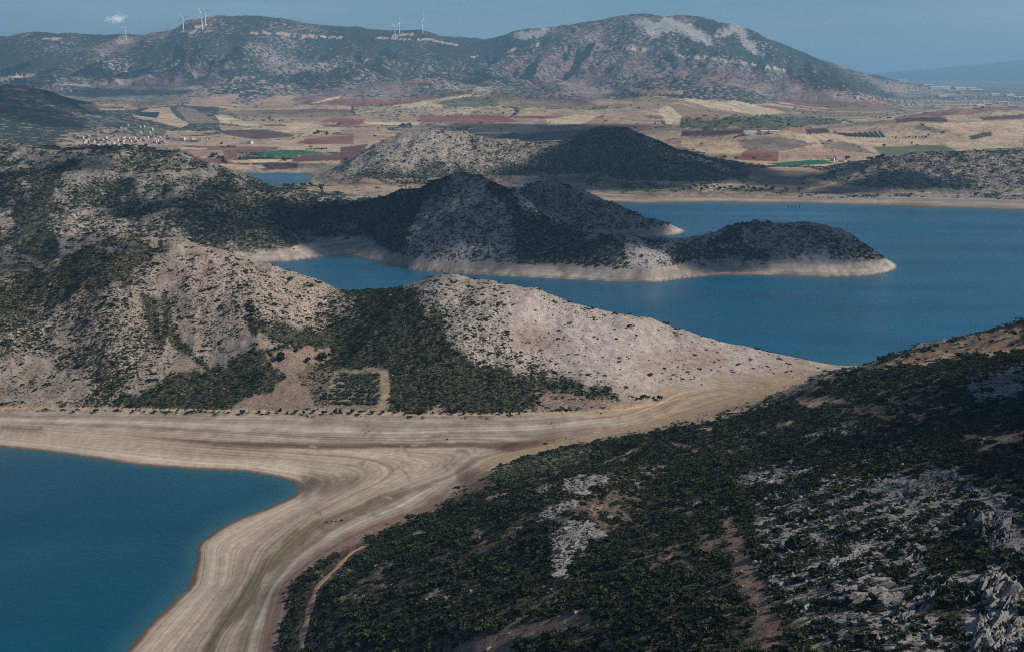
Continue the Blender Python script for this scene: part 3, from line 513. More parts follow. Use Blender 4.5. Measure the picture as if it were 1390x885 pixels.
# --- the cultivated plain
G = (2350, 9000)
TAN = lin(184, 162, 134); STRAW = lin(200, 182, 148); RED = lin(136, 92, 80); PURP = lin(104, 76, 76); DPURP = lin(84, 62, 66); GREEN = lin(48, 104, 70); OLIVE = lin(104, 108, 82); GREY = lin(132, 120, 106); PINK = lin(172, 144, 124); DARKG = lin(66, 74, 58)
for poly, c_, s_ in [
    ([(337, 212), (361, 207), (383, 203.6), (414, 204.6), (437, 207), (395, 212), (364, 214.5)], GREEN, 0), ([(370, 213), (437, 207), (445, 208), (400, 214), (375, 216)], OLIVE, 0), ([(288, 179), (330, 176.5), (361, 176.5), (402, 183.4), (395, 186), (350, 190), (309, 184)], PURP, 0),
    ([(318, 222), (404, 220.5), (406, 229), (361, 231)], DPURP, 0), ([(394, 215), (480, 206), (480, 217), (395, 220)], PURP, 0), ([(300, 218), (400, 217), (395, 220.5), (310, 222)], STRAW, 0), ([(270, 224), (355, 224), (362, 229), (300, 230)], TAN, 0), ([(240, 147), (262, 147), (297, 167), (257, 168)], GREY, 0.2),  # the dark purple strip is a shadow painted in as field colour
    ([(292, 158), (306, 158), (368, 174), (337, 172), (299, 167)], STRAW, 0), ([(257, 143), (262, 133), (304, 128), (325, 129), (319, 138), (297, 144.5), (278, 143.7)], PINK, 0), ([(336, 142), (376, 130), (406, 131.6), (392, 136), (416, 143), (409, 146), (361, 145.4), (359, 142)], PINK, 0), ([(297, 152), (323, 146), (340, 147), (338, 151.5)], PINK, 0),
    ([(423, 140), (463, 130), (461, 134), (430, 140)], STRAW, 0), ([(433, 166), (452, 160), (480, 161), (480, 167)], RED, 0), ([(240, 160), (258, 168), (245, 174), (180, 158), (203, 147), (230, 147)], TAN, 0), ([(102, 142), (176, 141), (190, 149), (122, 151)], PINK, 0), ([(136, 145.5), (169, 145), (168, 148), (140, 148)], GREEN, 0), ([(183, 176), (217, 173), (227, 180), (220, 186), (190, 186)], OLIVE, 0.1),
    ([(380, 168), (423, 166), (440, 172), (400, 175)], STRAW, 0), ([(243, 200), (282, 201.5), (282, 203.5), (246, 203)], STRAW, 0), ([(255, 205), (300, 204), (305, 214), (270, 216)], PINK, 0), ([(420, 188), (480, 184), (480, 196), (400, 196)], RED, 0), ([(455, 180), (480, 179), (480, 184), (450, 184)], OLIVE, 0), ([(255, 215), (300, 216), (320, 222), (280, 224)], RED, 0),
    ([(568, 158), (646, 156), (683, 158), (707, 166), (632, 168), (575, 166)], RED, 0), ([(629, 176), (660, 169), (724, 166), (731, 178), (666, 183)], TAN, 0), ([(673, 185), (795, 176), (788, 190), (680, 193)], DPURP, 0), ([(531, 144), (626, 130.5), (649, 118.6), (665, 118.6), (666, 129), (605, 136), (599, 146)], STRAW, 0), ([(590, 140), (640, 131), (672, 133), (676, 144), (610, 146)], OLIVE, 0.2), ([(797, 124), (836, 122), (832, 128), (802, 128)], PINK, 0.25),  # dark purple strip here paints shade onto the middle fields
    ([(849, 118.6), (927, 125), (927, 129), (863, 127)], PINK, 0.25), ([(819, 157.6), (863, 152.5), (893, 166), (822, 168)], PINK, 0), ([(890, 149), (907, 144), (927, 159), (927, 171), (907, 169.5)], STRAW, 0), ([(741, 163), (782, 156), (812, 158), (788, 169.5), (744, 171)], STRAW, 0.1), ([(493, 166), (571, 166), (568, 171), (497, 169.5)], STRAW, 0), ([(463, 163), (495, 162), (490, 170), (463, 171)], RED, 0), ([(463, 175), (520, 172), (560, 178), (500, 184), (463, 182)], PINK, 0), ([(463, 200), (500, 196), (490, 215), (463, 222)], PURP, 0), ([(520, 171), (600, 170), (640, 176), (600, 180), (530, 178)], GREY, 0.2),
    ([(926, 134), (1007, 139), (1068, 152.5), (1038, 159), (960, 146)], STRAW, 0.05), ([(926, 163), (1045, 156), (1170, 166), (1095, 173), (926, 176)], OLIVE, 0.45), ([(926, 190), (1062, 178), (1096, 183), (1123, 176), (1390, 163), (1390, 207), (1163, 217), (1089, 237), (994, 217), (926, 200)], TAN, 0), ([(1130, 176), (1260, 168), (1250, 178), (1130, 182)], PINK, 0), ([(994, 217), (1014, 203), (1058, 205), (1058, 220)], RED, 0), ([(1000, 190), (1060, 186), (1110, 196), (1060, 206), (1010, 203)], GREY, 0.1), ([(1058, 207), (1116, 200), (1190, 212), (1062, 218.6)], PINK, 0.12), ([(1110, 190), (1160, 195), (1190, 210), (1120, 202)], GREY, 0.2),
    ([(1041, 222), (1116, 217), (1133, 222), (1068, 227)], GREEN, 0), ([(1184, 200), (1282, 196.6), (1300.6, 207), (1197, 212)], OLIVE, 0.1), ([(1092, 176), (1123, 175), (1129, 181), (1096, 183)], DPURP, 0), ([(1314, 185), (1343, 179), (1348, 185), (1319, 190)], DARKG, 0), ([(1214, 161), (1285, 159), (1285, 166), (1217, 166)], DPURP, 0), ([(1330, 160), (1390, 156), (1390, 162), (1335, 164)], PURP, 0), ([(926, 178), (1060, 176), (1050, 180), (926, 186)], DPURP, 0), ([(1330, 203), (1390, 200), (1390, 210), (1335, 208)], OLIVE, 0), ([(1100, 230), (1150, 224), (1160, 232), (1110, 240)], RED, 0), ([(1090, 226), (1140, 222), (1150, 226), (1100, 233)], STRAW, 0), ([(1250, 168), (1310, 166), (1350, 178), (1280, 182), (1240, 178)], lin(190, 166, 138), 0), ([(1246, 170), (1290, 178), (1280, 182), (1240, 176)], GREY, 0.3)]:
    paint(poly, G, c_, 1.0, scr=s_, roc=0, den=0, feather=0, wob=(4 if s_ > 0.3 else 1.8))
# --- the mountain side
H = (4700, 12000)
paint([(790, 62), (860, 58), (926, 66), (990, 80), (1082, 98), (1085, 112), (1011, 120), (926, 112), (850, 100), (800, 110), (740, 118), (700, 100), (740, 75)], H, lin(128, 108, 102), 0.8, scr=0.46, roc=0.05, feather=6, wob=6)
paint([(480, 70), (580, 72), (640, 90), (660, 115), (560, 120), (480, 105)], H, lin(136, 112, 102), 0.6, scr=0.6, feather=8, wob=8); paint([(560, 118), (700, 112), (780, 125), (800, 142), (700, 148), (560, 140)], H, lin(120, 104, 96), 0.6, scr=0.72, feather=5, wob=6)
for poly in ([(700, 42), (745, 42), (742, 52), (706, 52)], [(858, 30), (900, 26), (940, 36), (962, 47), (958, 60), (926, 48), (880, 48)], [(962, 50), (990, 29), (1016, 46), (1000, 52), (990, 48)], [(1000, 50), (1040, 58), (1070, 75), (1040, 78), (1000, 62)]):
    paint(poly, H, lin(190, 184, 178), 0.85, scr=0.22, roc=0.9, feather=2, wob=6)
paint([(950, 27), (985, 27), (966, 44), (945, 36)], H, scr=0.97, roc=0, feather=1); paint([(1016, 50), (1100, 85), (1180, 115), (1220, 134), (1100, 120), (1050, 85)], H, scr=0.82, roc=0.35, feather=4)
paint([(130, 75), (190, 70), (180, 92), (130, 95)], H, lin(184, 178, 170), 0.6, roc=0.65, feather=4); paint([(160, 50), (182, 50), (186, 58), (160, 60)], H, lin(178, 164, 150), 0.8, roc=0.6, scr=0.3, feather=1)
for pts, w in (([(340, 45), (380, 46), (430, 50), (464, 52)], 2.0), ([(575, 53), (600, 58), (622, 62)], 2.2), ([(510, 52), (540, 53), (580, 55)], 1.6), ([(830, 64), (880, 70), (927, 77), (1000, 84), (1070, 97)], 1.8), ([(245, 44), (275, 43), (290, 42)], 1.6), ([(264, 37), (275, 36), (283, 34)], 2.6), ([(534, 50), (548, 47), (562, 47)], 4.0), ([(245, 44), (258, 44), (266, 45)], 3.0), ([(500, 82), (490, 88)], 2), ([(640, 79), (650, 76)], 2), ([(690, 72), (700, 65)], 3), ([(728, 63), (732, 58)], 3), ([(0, 108), (50, 102)], 3), ([(60, 53), (85, 53)], 2.5)):
    paint(ribbon(pts, w, w), H, lin(196, 178, 158), 0.95, scr=0.0, roc=0.0, feather=0, wob=1.0)
paint([(60, 118), (120, 116), (125, 121), (70, 124)], H, lin(176, 160, 140), 0.8, scr=0.2, feather=1); paint([(70, 128), (200, 132), (260, 136), (220, 140), (90, 138)], (4500, 8000), lin(116, 116, 96), 0.8, scr=0.3, feather=2)
paint([(110, 180), (150, 172), (190, 180), (240, 190), (250, 206), (60, 206), (80, 195)], (2500, 4200), lin(166, 144, 128), 0.7, scr=0.4, feather=3, wob=5)
# --- near right hillside: clearings, rock, soil
AA = (100, 720)
SO = lin(126, 104, 92); RK = lin(92, 89, 87)
def clear(poly, c=SO, den=0.05, roc=0.3, a=0.95, feather=2, wob=6): paint(poly, AA, c, a, den=den, roc=roc, feather=feather, wob=wob)
clear([(600, 885), (640, 868), (690, 850), (740, 845), (780, 830), (810, 825), (800, 840), (760, 862), (700, 870), (690, 900), (590, 900)]); clear([(680, 845), (720, 835), (705, 855)]); clear([(770, 870), (820, 858), (790, 875)])
clear([(975, 700), (1000, 695), (1010, 730), (1040, 790), (1060, 840), (1080, 885), (1040, 885), (1030, 830), (1000, 790), (985, 745)], a=0.8); clear([(930, 735), (970, 735), (960, 745)])
clear([(1000, 640), (1060, 630), (1120, 635), (1060, 660), (1010, 665)], RK, 0.35, 0.8, feather=4); clear([(1080, 590), (1150, 575), (1180, 582), (1110, 600)], RK, 0.4, 0.7, feather=4)
clear([(1080, 542), (1130, 538), (1150, 545), (1100, 556)], lin(150, 128, 108), 0.06, 0.1); clear([(1220, 560), (1300, 548), (1310, 556), (1240, 568)], lin(140, 116, 100), 0.3, 0.2, feather=3); clear([(1190, 528), (1270, 520), (1290, 530), (1210, 536)], lin(116, 98, 92), 0.45, 0.1, feather=4); clear([(1300, 592), (1390, 586), (1390, 606), (1320, 604)], lin(150, 122, 104), 0.25, 0.2, feather=3)
clear([(1310, 520), (1390, 490), (1390, 545), (1330, 548)], RK, 0.32, 0.7, feather=5)
clear([(1020, 680), (1120, 650), (1220, 635), (1300, 640), (1390, 650), (1390, 885), (1130, 885), (1080, 840), (1050, 780), (1030, 720)], lin(104, 94, 88), 0.52, 0.85, a=0.9, feather=8, wob=12)
clear([(1040, 760), (1120, 700), (1180, 720), (1130, 780), (1060, 800)], lin(104, 92, 84), 0.54, 0.75, feather=8); clear([(1090, 830), (1200, 830), (1300, 850), (1300, 890), (1090, 890)], lin(108, 94, 86), 0.54, 0.75, feather=8)
clear([(1200, 650), (1300, 635), (1310, 665), (1250, 690), (1200, 690)], RK, 0.28, 1.0, feather=4, wob=8); clear([(1330, 660), (1390, 690), (1390, 760), (1340, 740)], RK, 0.3, 1.0, feather=4, wob=8); clear([(1310, 780), (1390, 820), (1390, 890), (1310, 890)], RK, 0.25, 1.0, feather=4, wob=8)
clear([(1250, 740), (1330, 720), (1340, 770), (1260, 780)], lin(90, 86, 80), 0.9, 0.1, feather=4); clear([(1330, 800), (1260, 790), (1260, 830), (1310, 850)], lin(90, 86, 80), 0.85, 0.1, feather=4)
clear([(760, 655), (800, 645), (825, 648), (800, 668), (770, 670)], RK, 0.25, 1.0, feather=2, wob=5); clear([(720, 665), (760, 655), (740, 680)], RK, 0.3, 0.9, feather=2, wob=5); clear([(745, 690), (790, 678), (780, 690), (740, 712), (725, 705)], RK, 0.3, 1.0, feather=2, wob=5); clear([(748, 725), (775, 706), (815, 722), (820, 732), (780, 745), (772, 785), (752, 775)], RK, 0.15, 1.0, feather=2, wob=5)
for q in [(random.uniform(430, 1380), random.uniform(560, 884)) for _ in range(110)] + list(((560, 770), (610, 760), (660, 730), (520, 800), (470, 810), (480, 845), (640, 800), (880, 640), (900, 636), (870, 630), (905, 682), (815, 700), (870, 708), (560, 850), (860, 840), (950, 815), (880, 815), (830, 770), (960, 640), (985, 610), (1040, 580), (930, 690), (820, 815), (750, 800), (640, 760), (445, 780), (430, 870), (450, 850))):
    w_ = 6 + 9 * random.random(); clear([(q[0] - w_, q[1] + 2), (q[0], q[1] - 3), (q[0] + w_, q[1] - 2), (q[0] + w_ * 0.5, q[1] + 3)], lin(140, 124, 112), 0.1, 0.5, wob=8, feather=1)
clear([(700, 628), (760, 614), (800, 605), (800, 625), (740, 640), (690, 650), (660, 650), (650, 645)], lin(122, 112, 84), 0.0, 0.0, wob=2); clear([(1150, 503), (1215, 484), (1300, 462), (1390, 440), (1390, 478), (1300, 488), (1200, 500)], lin(160, 134, 108), 0.16, 0.15, wob=4)
clear(ribbon([(869, 608), (850, 616), (834, 623), (822, 628)], 3, 3), lin(160, 150, 136), 0.0, 0.0, feather=0, wob=1)
SCR = np.where((YY < 2700) & (LAB != 0) & (LAB != L_SHORE), np.clip(0.12 + 0.72 * DEN, 0, 0.7) * sstep(0.01, 0.06, DEN), SCR)
PATH_PX = [(402, 900), (408, 878), (411, 860), (416, 842), (420, 826), (424, 812), (430, 797), (444, 782), (458, 770), (468, 758), (480, 748), (494, 741)]
slp, mp = mask(ribbon(PATH_PX, 22, 15), AA, 0, 0.5); DEN[slp] *= (1 - mp); ROC[slp] *= (1 - mp)
#@@PAINT_END

# ------------------------------------------------------------------ materials
def new_mat(name):
    m = bpy.data.materials.new(name); m.use_nodes = True
    nt = m.node_tree; b = nt.nodes['Principled BSDF']
    return m, nt, b
def N_(nt, t, **kw):
    n = nt.nodes.new(t)
    for k, v in kw.items():
        if k in n.inputs: n.inputs[k].default_value = v
        else: setattr(n, k, v)
    return n
def mixn(nt, fac, a, b, blend='MIX'):
    n = nt.nodes.new('ShaderNodeMix'); n.data_type = 'RGBA'; n.blend_type = blend
    for sock, v in ((n.inputs[0], fac), (n.inputs[6], a), (n.inputs[7], b)):
        if hasattr(v, 'default_value') or hasattr(v, 'is_output'): nt.links.new(v, sock)
        elif isinstance(v, (int, float)): sock.default_value = v
        else: sock.default_value = (*v, 1) if len(v) == 3 else v
    return n.outputs[2]
def math_(nt, op, a, b=None, clamp=False):
    n = nt.nodes.new('ShaderNodeMath'); n.operation = op; n.use_clamp = clamp
    for i, v in enumerate((a, b)):
        if v is None: continue
        if isinstance(v, (int, float)): n.inputs[i].default_value = v
        else: nt.links.new(v, n.inputs[i])
    return n.outputs[0]
def terrain_material(name, fine, scrub_size, bump, strata=0.0, scrub_cols=((28, 42, 34), (62, 72, 52)), mottle=2.3):
    """land: its own soil or rock colour, mottled, with low scrub and pale stone where they grow and crop out"""
    m, nt, b = new_mat(name)
    L = nt.links
    at = N_(nt, 'ShaderNodeAttribute', attribute_name='col'); sc_ = N_(nt, 'ShaderNodeAttribute', attribute_name='scrub'); ro = N_(nt, 'ShaderNodeAttribute', attribute_name='rock')
    geo = N_(nt, 'ShaderNodeNewGeometry')
    def noise(size, detail=5, rough=0.6, seed=0.0):
        mp_ = N_(nt, 'ShaderNodeMapping'); mp_.inputs['Scale'].default_value = (1 / size,) * 3; mp_.inputs['Location'].default_value = (seed, seed * 1.7, seed * 0.6)
        L.new(geo.outputs['Position'], mp_.inputs['Vector'])
        n = N_(nt, 'ShaderNodeTexNoise', Scale=1.0, Detail=detail, Roughness=rough); L.new(mp_.outputs[0], n.inputs['Vector']); return n.outputs['Fac']
    na = noise(fine * 6, 6, 0.65); nb = noise(fine, 4, 0.7, 3.1); nc = noise(scrub_size, 4, 0.62, 7.7); nd = noise(scrub_size * 0.8, 5, 0.7, 12.3)
    v = math_(nt, 'ADD', math_(nt, 'MULTIPLY', na, 0.8), math_(nt, 'MULTIPLY', nb, 0.9))          # about 0.85
    v = math_(nt, 'ADD', math_(nt, 'MULTIPLY', math_(nt, 'SUBTRACT', v, 0.85), mottle), 1.0)
    vc = nt.nodes.new('ShaderNodeCombineXYZ')
    for i in range(3): L.new(v, vc.inputs[i])
    c = mixn(nt, 1.0, at.outputs['Color'], vc.outputs[0], 'MULTIPLY')
    if strata:
        mp_ = N_(nt, 'ShaderNodeMapping'); mp_.inputs['Scale'].default_value = (0.004, 0.004, 7.0); L.new(geo.outputs['Position'], mp_.inputs['Vector'])
        ns = N_(nt, 'ShaderNodeTexNoise', Scale=1.0, Detail=5.0, Roughness=0.62); L.new(mp_.outputs[0], ns.inputs['Vector'])
        st = math_(nt, 'ADD', math_(nt, 'MULTIPLY', math_(nt, 'SUBTRACT', ns.outputs['Fac'], 0.5), strata), 1.0)
        vs_ = nt.nodes.new('ShaderNodeCombineXYZ')
        for i in range(3): L.new(st, vs_.inputs[i])
        c = mixn(nt, 1.0, c, vs_.outputs[0], 'MULTIPLY')
    # pale stone
    rf = math_(nt, 'MULTIPLY', math_(nt, 'SUBTRACT', math_(nt, 'ADD', nd, math_(nt, 'MULTIPLY', ro.outputs['Fac'], 0.36)), 0.66), 9.0, True)
    c = mixn(nt, math_(nt, 'MULTIPLY', rf, math_(nt, 'GREATER_THAN', ro.outputs['Fac'], 0.01)), c, mixn(nt, nb, lin(118, 114, 110), lin(204, 198, 190)))
    # scrub
    th = math_(nt, 'ADD', math_(nt, 'MULTIPLY', sc_.outputs['Fac'], 0.44), 0.27)                    # 0.27 .. 0.71
    sf = math_(nt, 'MULTIPLY', math_(nt, 'SUBTRACT', th, nc), 14.0, True)
    sf = math_(nt, 'MULTIPLY', sf, math_(nt, 'GREATER_THAN', sc_.outputs['Fac'], 0.01))
    scol = mixn(nt, nb, lin(*scrub_cols[0]), lin(*scrub_cols[1]))
    c = mixn(nt, sf, c, scol)
    L.new(c, b.inputs['Base Color']); b.inputs['Roughness'].default_value = 0.95; b.inputs['Specular IOR Level'].default_value = 0.1
    bp = N_(nt, 'ShaderNodeBump', Strength=0.9, Distance=bump)
    hgt = math_(nt, 'ADD', math_(nt, 'MULTIPLY', nb, 0.5), math_(nt, 'ADD', na, math_(nt, 'MULTIPLY', sf, 0.5)))
    L.new(hgt, bp.inputs['Height']); L.new(bp.outputs[0], b.inputs['Normal'])
    return m
PHRY = ((38, 44, 34), (88, 84, 66))
M_NEAR = terrain_material('hillside_ground', 0.8, 1.5, 0.5, 0, PHRY)
M_MID = terrain_material('hill_ground', 1.6, 4.0, 1.1, 0, ((42, 50, 42), (92, 90, 74)))
M_FAR = terrain_material('mountain_ground', 14.0, 26.0, 7.0, 0, ((34, 44, 42), (68, 76, 66)))
M_SHORE = terrain_material('shore_ground', 0.6, 3.0, 0.12, 1.9, mottle=1.1)

# ------------------------------------------------------------------ the land as named pieces of one surface
fl_lab = LAB[:-1, :-1]
jj, ii = np.meshgrid(np.arange(NR - 1), np.arange(NA - 1), indexing='ij')
V00 = jj * NA + ii
ALLV = np.stack([X, Y, Z], -1).reshape(-1, 3)
def land(name, labs, mat, label):
    sel = np.isin(fl_lab, labs)
    a = V00[sel]
    quads = np.stack([a, a + 1, a + NA + 1, a + NA], 1)
    used, inv = np.unique(quads.ravel(), return_inverse=True)
    me = bpy.data.meshes.new(name)
    me.vertices.add(len(used)); me.vertices.foreach_set('co', ALLV[used].astype(np.float32).ravel())
    me.loops.add(len(inv)); me.loops.foreach_set('vertex_index', inv.astype(np.int32).ravel())
    me.polygons.add(len(quads)); me.polygons.foreach_set('loop_start', np.arange(0, len(inv), 4, dtype=np.int32)); me.polygons.foreach_set('loop_total', np.full(len(quads), 4, np.int32))
    me.polygons.foreach_set('use_smooth', np.ones(len(quads), bool))
    me.update(calc_edges=True)
    at = me.attributes.new('col', 'FLOAT_COLOR', 'POINT'); c4 = np.ones((len(used), 4), np.float32); c4[:, :3] = COL.reshape(-1, 3)[used]; at.data.foreach_set('color', c4.ravel())
    for nm, arr in (('scrub', SCR), ('rock', ROC)):
        at = me.attributes.new(nm, 'FLOAT', 'POINT'); at.data.foreach_set('value', arr.reshape(-1)[used].astype(np.float32))
    me.materials.append(mat)
    o = link(bpy.data.objects.new(name, me)); tag(o, label, kind='structure')
    return o
land('plain', [0], M_FAR, 'wide valley floor divided into tan, red and green fields')
land('lake_shore', [L_SHORE], M_SHORE, 'bare pale shore left by the falling lake')
land('hillside', [L_A], M_NEAR, 'dark scrubby hillside with grey limestone, nearest on the right')
land('hill', [L_B], M_NEAR, 'sunlit stony hill between the two parts of the lake')
land('hill', [L_C], M_MID, 'scrubby rounded hill on the left behind the sunlit hill')
land('peninsula', [L_D], M_MID, 'shaded peninsula of scrub and rock running into the lake')
land('hill', [L_E], M_MID, 'twin topped hill behind the peninsula')
land('hill', [L_F], M_MID, 'low speckled hill on the right bank of the far lake')
land('hill', [L_J], M_FAR, 'dark hill at the far left above the village')
land('mountain', [L_H], M_FAR, 'long mountain ridge carrying wind turbines and pale cliffs')
land('mountain', [L_X], M_FAR, 'faint blue range on the horizon at the right')

# ------------------------------------------------------------------ water
def water_material(name, deep, rough):
    m, nt, b = new_mat(name); L = nt.links
    geo = N_(nt, 'ShaderNodeNewGeometry')
    def noise(sx, sy, detail, rot=0.0):
        mp_ = N_(nt, 'ShaderNodeMapping'); mp_.inputs['Scale'].default_value = (1 / sx, 1 / sy, 1); mp_.inputs['Rotation'].default_value = (0, 0, rot)
        L.new(geo.outputs['Position'], mp_.inputs['Vector']); n = N_(nt, 'ShaderNodeTexNoise', Scale=1.0, Detail=detail, Roughness=0.6); L.new(mp_.outputs[0], n.inputs['Vector']); return n.outputs['Fac']
    streak = noise(420, 60, 5, 0.15); patch = noise(150, 90, 4, 0.4)
    r = math_(nt, 'ADD', math_(nt, 'MULTIPLY', streak, 0.5), rough - 0.22)
    L.new(r, b.inputs['Roughness'])
    c = mixn(nt, math_(nt, 'MULTIPLY', math_(nt, 'SUBTRACT', patch, 0.25), 2.0, True), tuple(v * 0.74 for v in deep), tuple(v * 1.22 for v in deep)); sh = N_(nt, 'ShaderNodeAttribute', attribute_name='shallow'); c = mixn(nt, sh.outputs['Fac'], c, (0.035, 0.135, 0.175)); L.new(c, b.inputs['Base Color'])
    b.inputs['IOR'].default_value = 1.333
    w1 = noise(2.2, 1.1, 4, 0.5); w2 = noise(9, 4, 3, 0.2)
    bp = N_(nt, 'ShaderNodeBump', Strength=0.5, Distance=0.6); L.new(math_(nt, 'ADD', w1, math_(nt, 'MULTIPLY', w2, 1.2)), bp.inputs['Height']); L.new(bp.outputs[0], b.inputs['Normal'])
    return m
M_WATER = water_material('lake_water', (0.0005, 0.096, 0.185), 0.24); M_BAY = water_material('bay_water', (0.0006, 0.080, 0.142), 0.24)
def water(name, x0, x1, y0, y1, label, mat=M_WATER, n=24):
    vs = [(x0 + (x1 - x0) * i / n, y0 + (y1 - y0) * j / n, 0.0) for j in range(n + 1) for i in range(n + 1)]
    fs = [(j * (n + 1) + i, j * (n + 1) + i + 1, (j + 1) * (n + 1) + i + 1, (j + 1) * (n + 1) + i) for j in range(n) for i in range(n)]
    o = mesh_obj(name, vs, fs, mat); va = np.array(vs); dep = -ground(va[:, 0], va[:, 1])
    at = o.data.attributes.new('shallow', 'FLOAT', 'POINT'); at.data.foreach_set('value', (0.75 * np.clip(1 - dep / 4.0, 0, 1) ** 2).astype(np.float32))
    return tag(o, label, kind='structure')
water('lake', -560, 20, 110, 612, 'teal blue bay of the lake at the lower left', M_BAY, n=150)
water('lake', -330, 1500, 690, 1900, 'wide blue main part of the lake behind the sunlit hill', n=120)
water('pool', -700, -330, 1960, 2520, 'small strip of water beyond the left hill')
#@@LAND_END
HAZE_DENSITY = 6.4e-5
# ------------------------------------------------------------------ haze and clouds
def box_mesh(name, x0, x1, y0, y1, z0, z1, mat=None, parent=None):
    v = [(x, y, z) for z in (z0, z1) for y in (y0, y1) for x in (x0, x1)]
    f = [(0, 2, 3, 1), (4, 5, 7, 6), (0, 1, 5, 4), (2, 6, 7, 3), (0, 4, 6, 2), (1, 3, 7, 5)]
    return mesh_obj(name, v, f, mat, parent)
hm = bpy.data.materials.new('haze_air'); hm.use_nodes = True; hn = hm.node_tree; hn.nodes.clear()
ho = hn.nodes.new('ShaderNodeOutputMaterial'); hv = hn.nodes.new('ShaderNodeVolumePrincipled')
hv.inputs['Color'].default_value = (0.36, 0.70, 1.0, 1); hv.inputs['Density'].default_value = HAZE_DENSITY; hv.inputs['Anisotropy'].default_value = 0.1
hn.links.new(hv.outputs[0], ho.inputs['Volume'])
tag(box_mesh('haze', -26500, 26500, -1500, 41500, -16, 800, hm), 'thin blue haze over the valley', kind='stuff')

M_PUFF = bpy.data.materials.new('white_cloud'); M_PUFF.use_nodes = True; pn = M_PUFF.node_tree; pn.nodes.clear()
p_o = pn.nodes.new('ShaderNodeOutputMaterial'); p_m = pn.nodes.new('ShaderNodeMixShader'); p_t = pn.nodes.new('ShaderNodeBsdfTransparent'); p_d = pn.nodes.new('ShaderNodeBsdfDiffuse'); p_d.inputs[0].default_value = (0.97, 0.97, 0.97, 1)
p_l = pn.nodes.new('ShaderNodeBsdfTranslucent'); p_l.inputs[0].default_value = (0.97, 0.97, 0.97, 1); p_a = pn.nodes.new('ShaderNodeAddShader'); pn.links.new(p_d.outputs[0], p_a.inputs[0]); pn.links.new(p_l.outputs[0], p_a.inputs[1])
pn.links.new(p_t.outputs[0], p_m.inputs[1]); pn.links.new(p_a.outputs[0], p_m.inputs[2]); p_m.inputs[0].default_value = 0.07; pn.links.new(p_m.outputs[0], p_o.inputs[0])
M_CLOUD = bpy.data.materials.new('cloud'); M_CLOUD.use_nodes = True; cn = M_CLOUD.node_tree; cn.nodes.clear()
co_ = cn.nodes.new('ShaderNodeOutputMaterial'); cmx = cn.nodes.new('ShaderNodeMixShader'); ctr = cn.nodes.new('ShaderNodeBsdfTransparent'); cdi = cn.nodes.new('ShaderNodeBsdfDiffuse'); ctl = cn.nodes.new('ShaderNodeBsdfTranslucent'); cm2 = cn.nodes.new('ShaderNodeMixShader')
cdi.inputs[0].default_value = (0.9, 0.9, 0.9, 1); ctl.inputs[0].default_value = (0.9, 0.9, 0.9, 1)
cn.links.new(cdi.outputs[0], cm2.inputs[1]); cn.links.new(ctl.outputs[0], cm2.inputs[2]); cm2.inputs[0].default_value = 0.5
cn.links.new(ctr.outputs[0], cmx.inputs[1]); cn.links.new(cm2.outputs[0], cmx.inputs[2]); cmx.inputs[0].default_value = 0.36; cn.links.new(cmx.outputs[0], co_.inputs[0])
def ico(sub):
    bm = bmesh.new(); bmesh.ops.create_icosphere(bm, subdivisions=sub, radius=1.0)
    v = np.array([x.co[:] for x in bm.verts]); f = np.array([[x.index for x in p.verts] for p in bm.faces]); bm.free(); return v, f
ICO1 = ico(1); ICO2 = ico(2)
def puffs(name, centres, radii, flat, label, mat=M_CLOUD):
    vs, fs, off = [], [], 0
    for c, r in zip(centres, radii):
        v = ICO2[0] * (1 + 0.09 * RNG.standard_normal((len(ICO2[0]), 1))) * np.array([r, r, r * flat]) + c
        vs.append(v); fs.append(ICO2[1] + off); off += len(v)
    return tag(mesh_obj(name, np.concatenate(vs), np.concatenate(fs).tolist(), mat, smooth=True), label, kind='structure')
def inside(poly, x, y):
    m = np.zeros(len(x), bool); p = np.array(poly)
    for (ax, ay), (bx, by) in zip(p, np.roll(p, -1, 0)):
        if ay == by: continue
        m ^= ((ay > y) != (by > y)) & (x < (bx - ax) * (y - ay) / (by - ay) + ax)
    return m
def cloud(ground_poly, alt, r, n, label, zg=30.0):
    """a cloud drifting where its shadow falls on this stretch of ground"""
    p = np.array(ground_poly, float); lo, hi = p.min(0), p.max(0)
    c = RNG.uniform(lo, hi, (n * 6, 2)); c = c[inside(ground_poly, c[:, 0], c[:, 1])][:n]
    h = alt + RNG.uniform(-0.2, 0.9, len(c)) * r
    k = (h - zg) / SUN.z
    C3 = np.stack([c[:, 0] + SUN.x * k, c[:, 1] + SUN.y * k, h], 1)
    puffs('cloud', C3, r * RNG.uniform(0.55, 1.25, len(c)), 0.55, label)
def gpoly(*pts):     # pixels of the ground that lies in shade -> world outline
    return [pick(a, b, *(rr if rr else (100, 39000)))[:2] for a, b, rr in pts]
def W_(px, Y_): return (math.tan(ray(px, 300)[0]) * Y_, Y_)
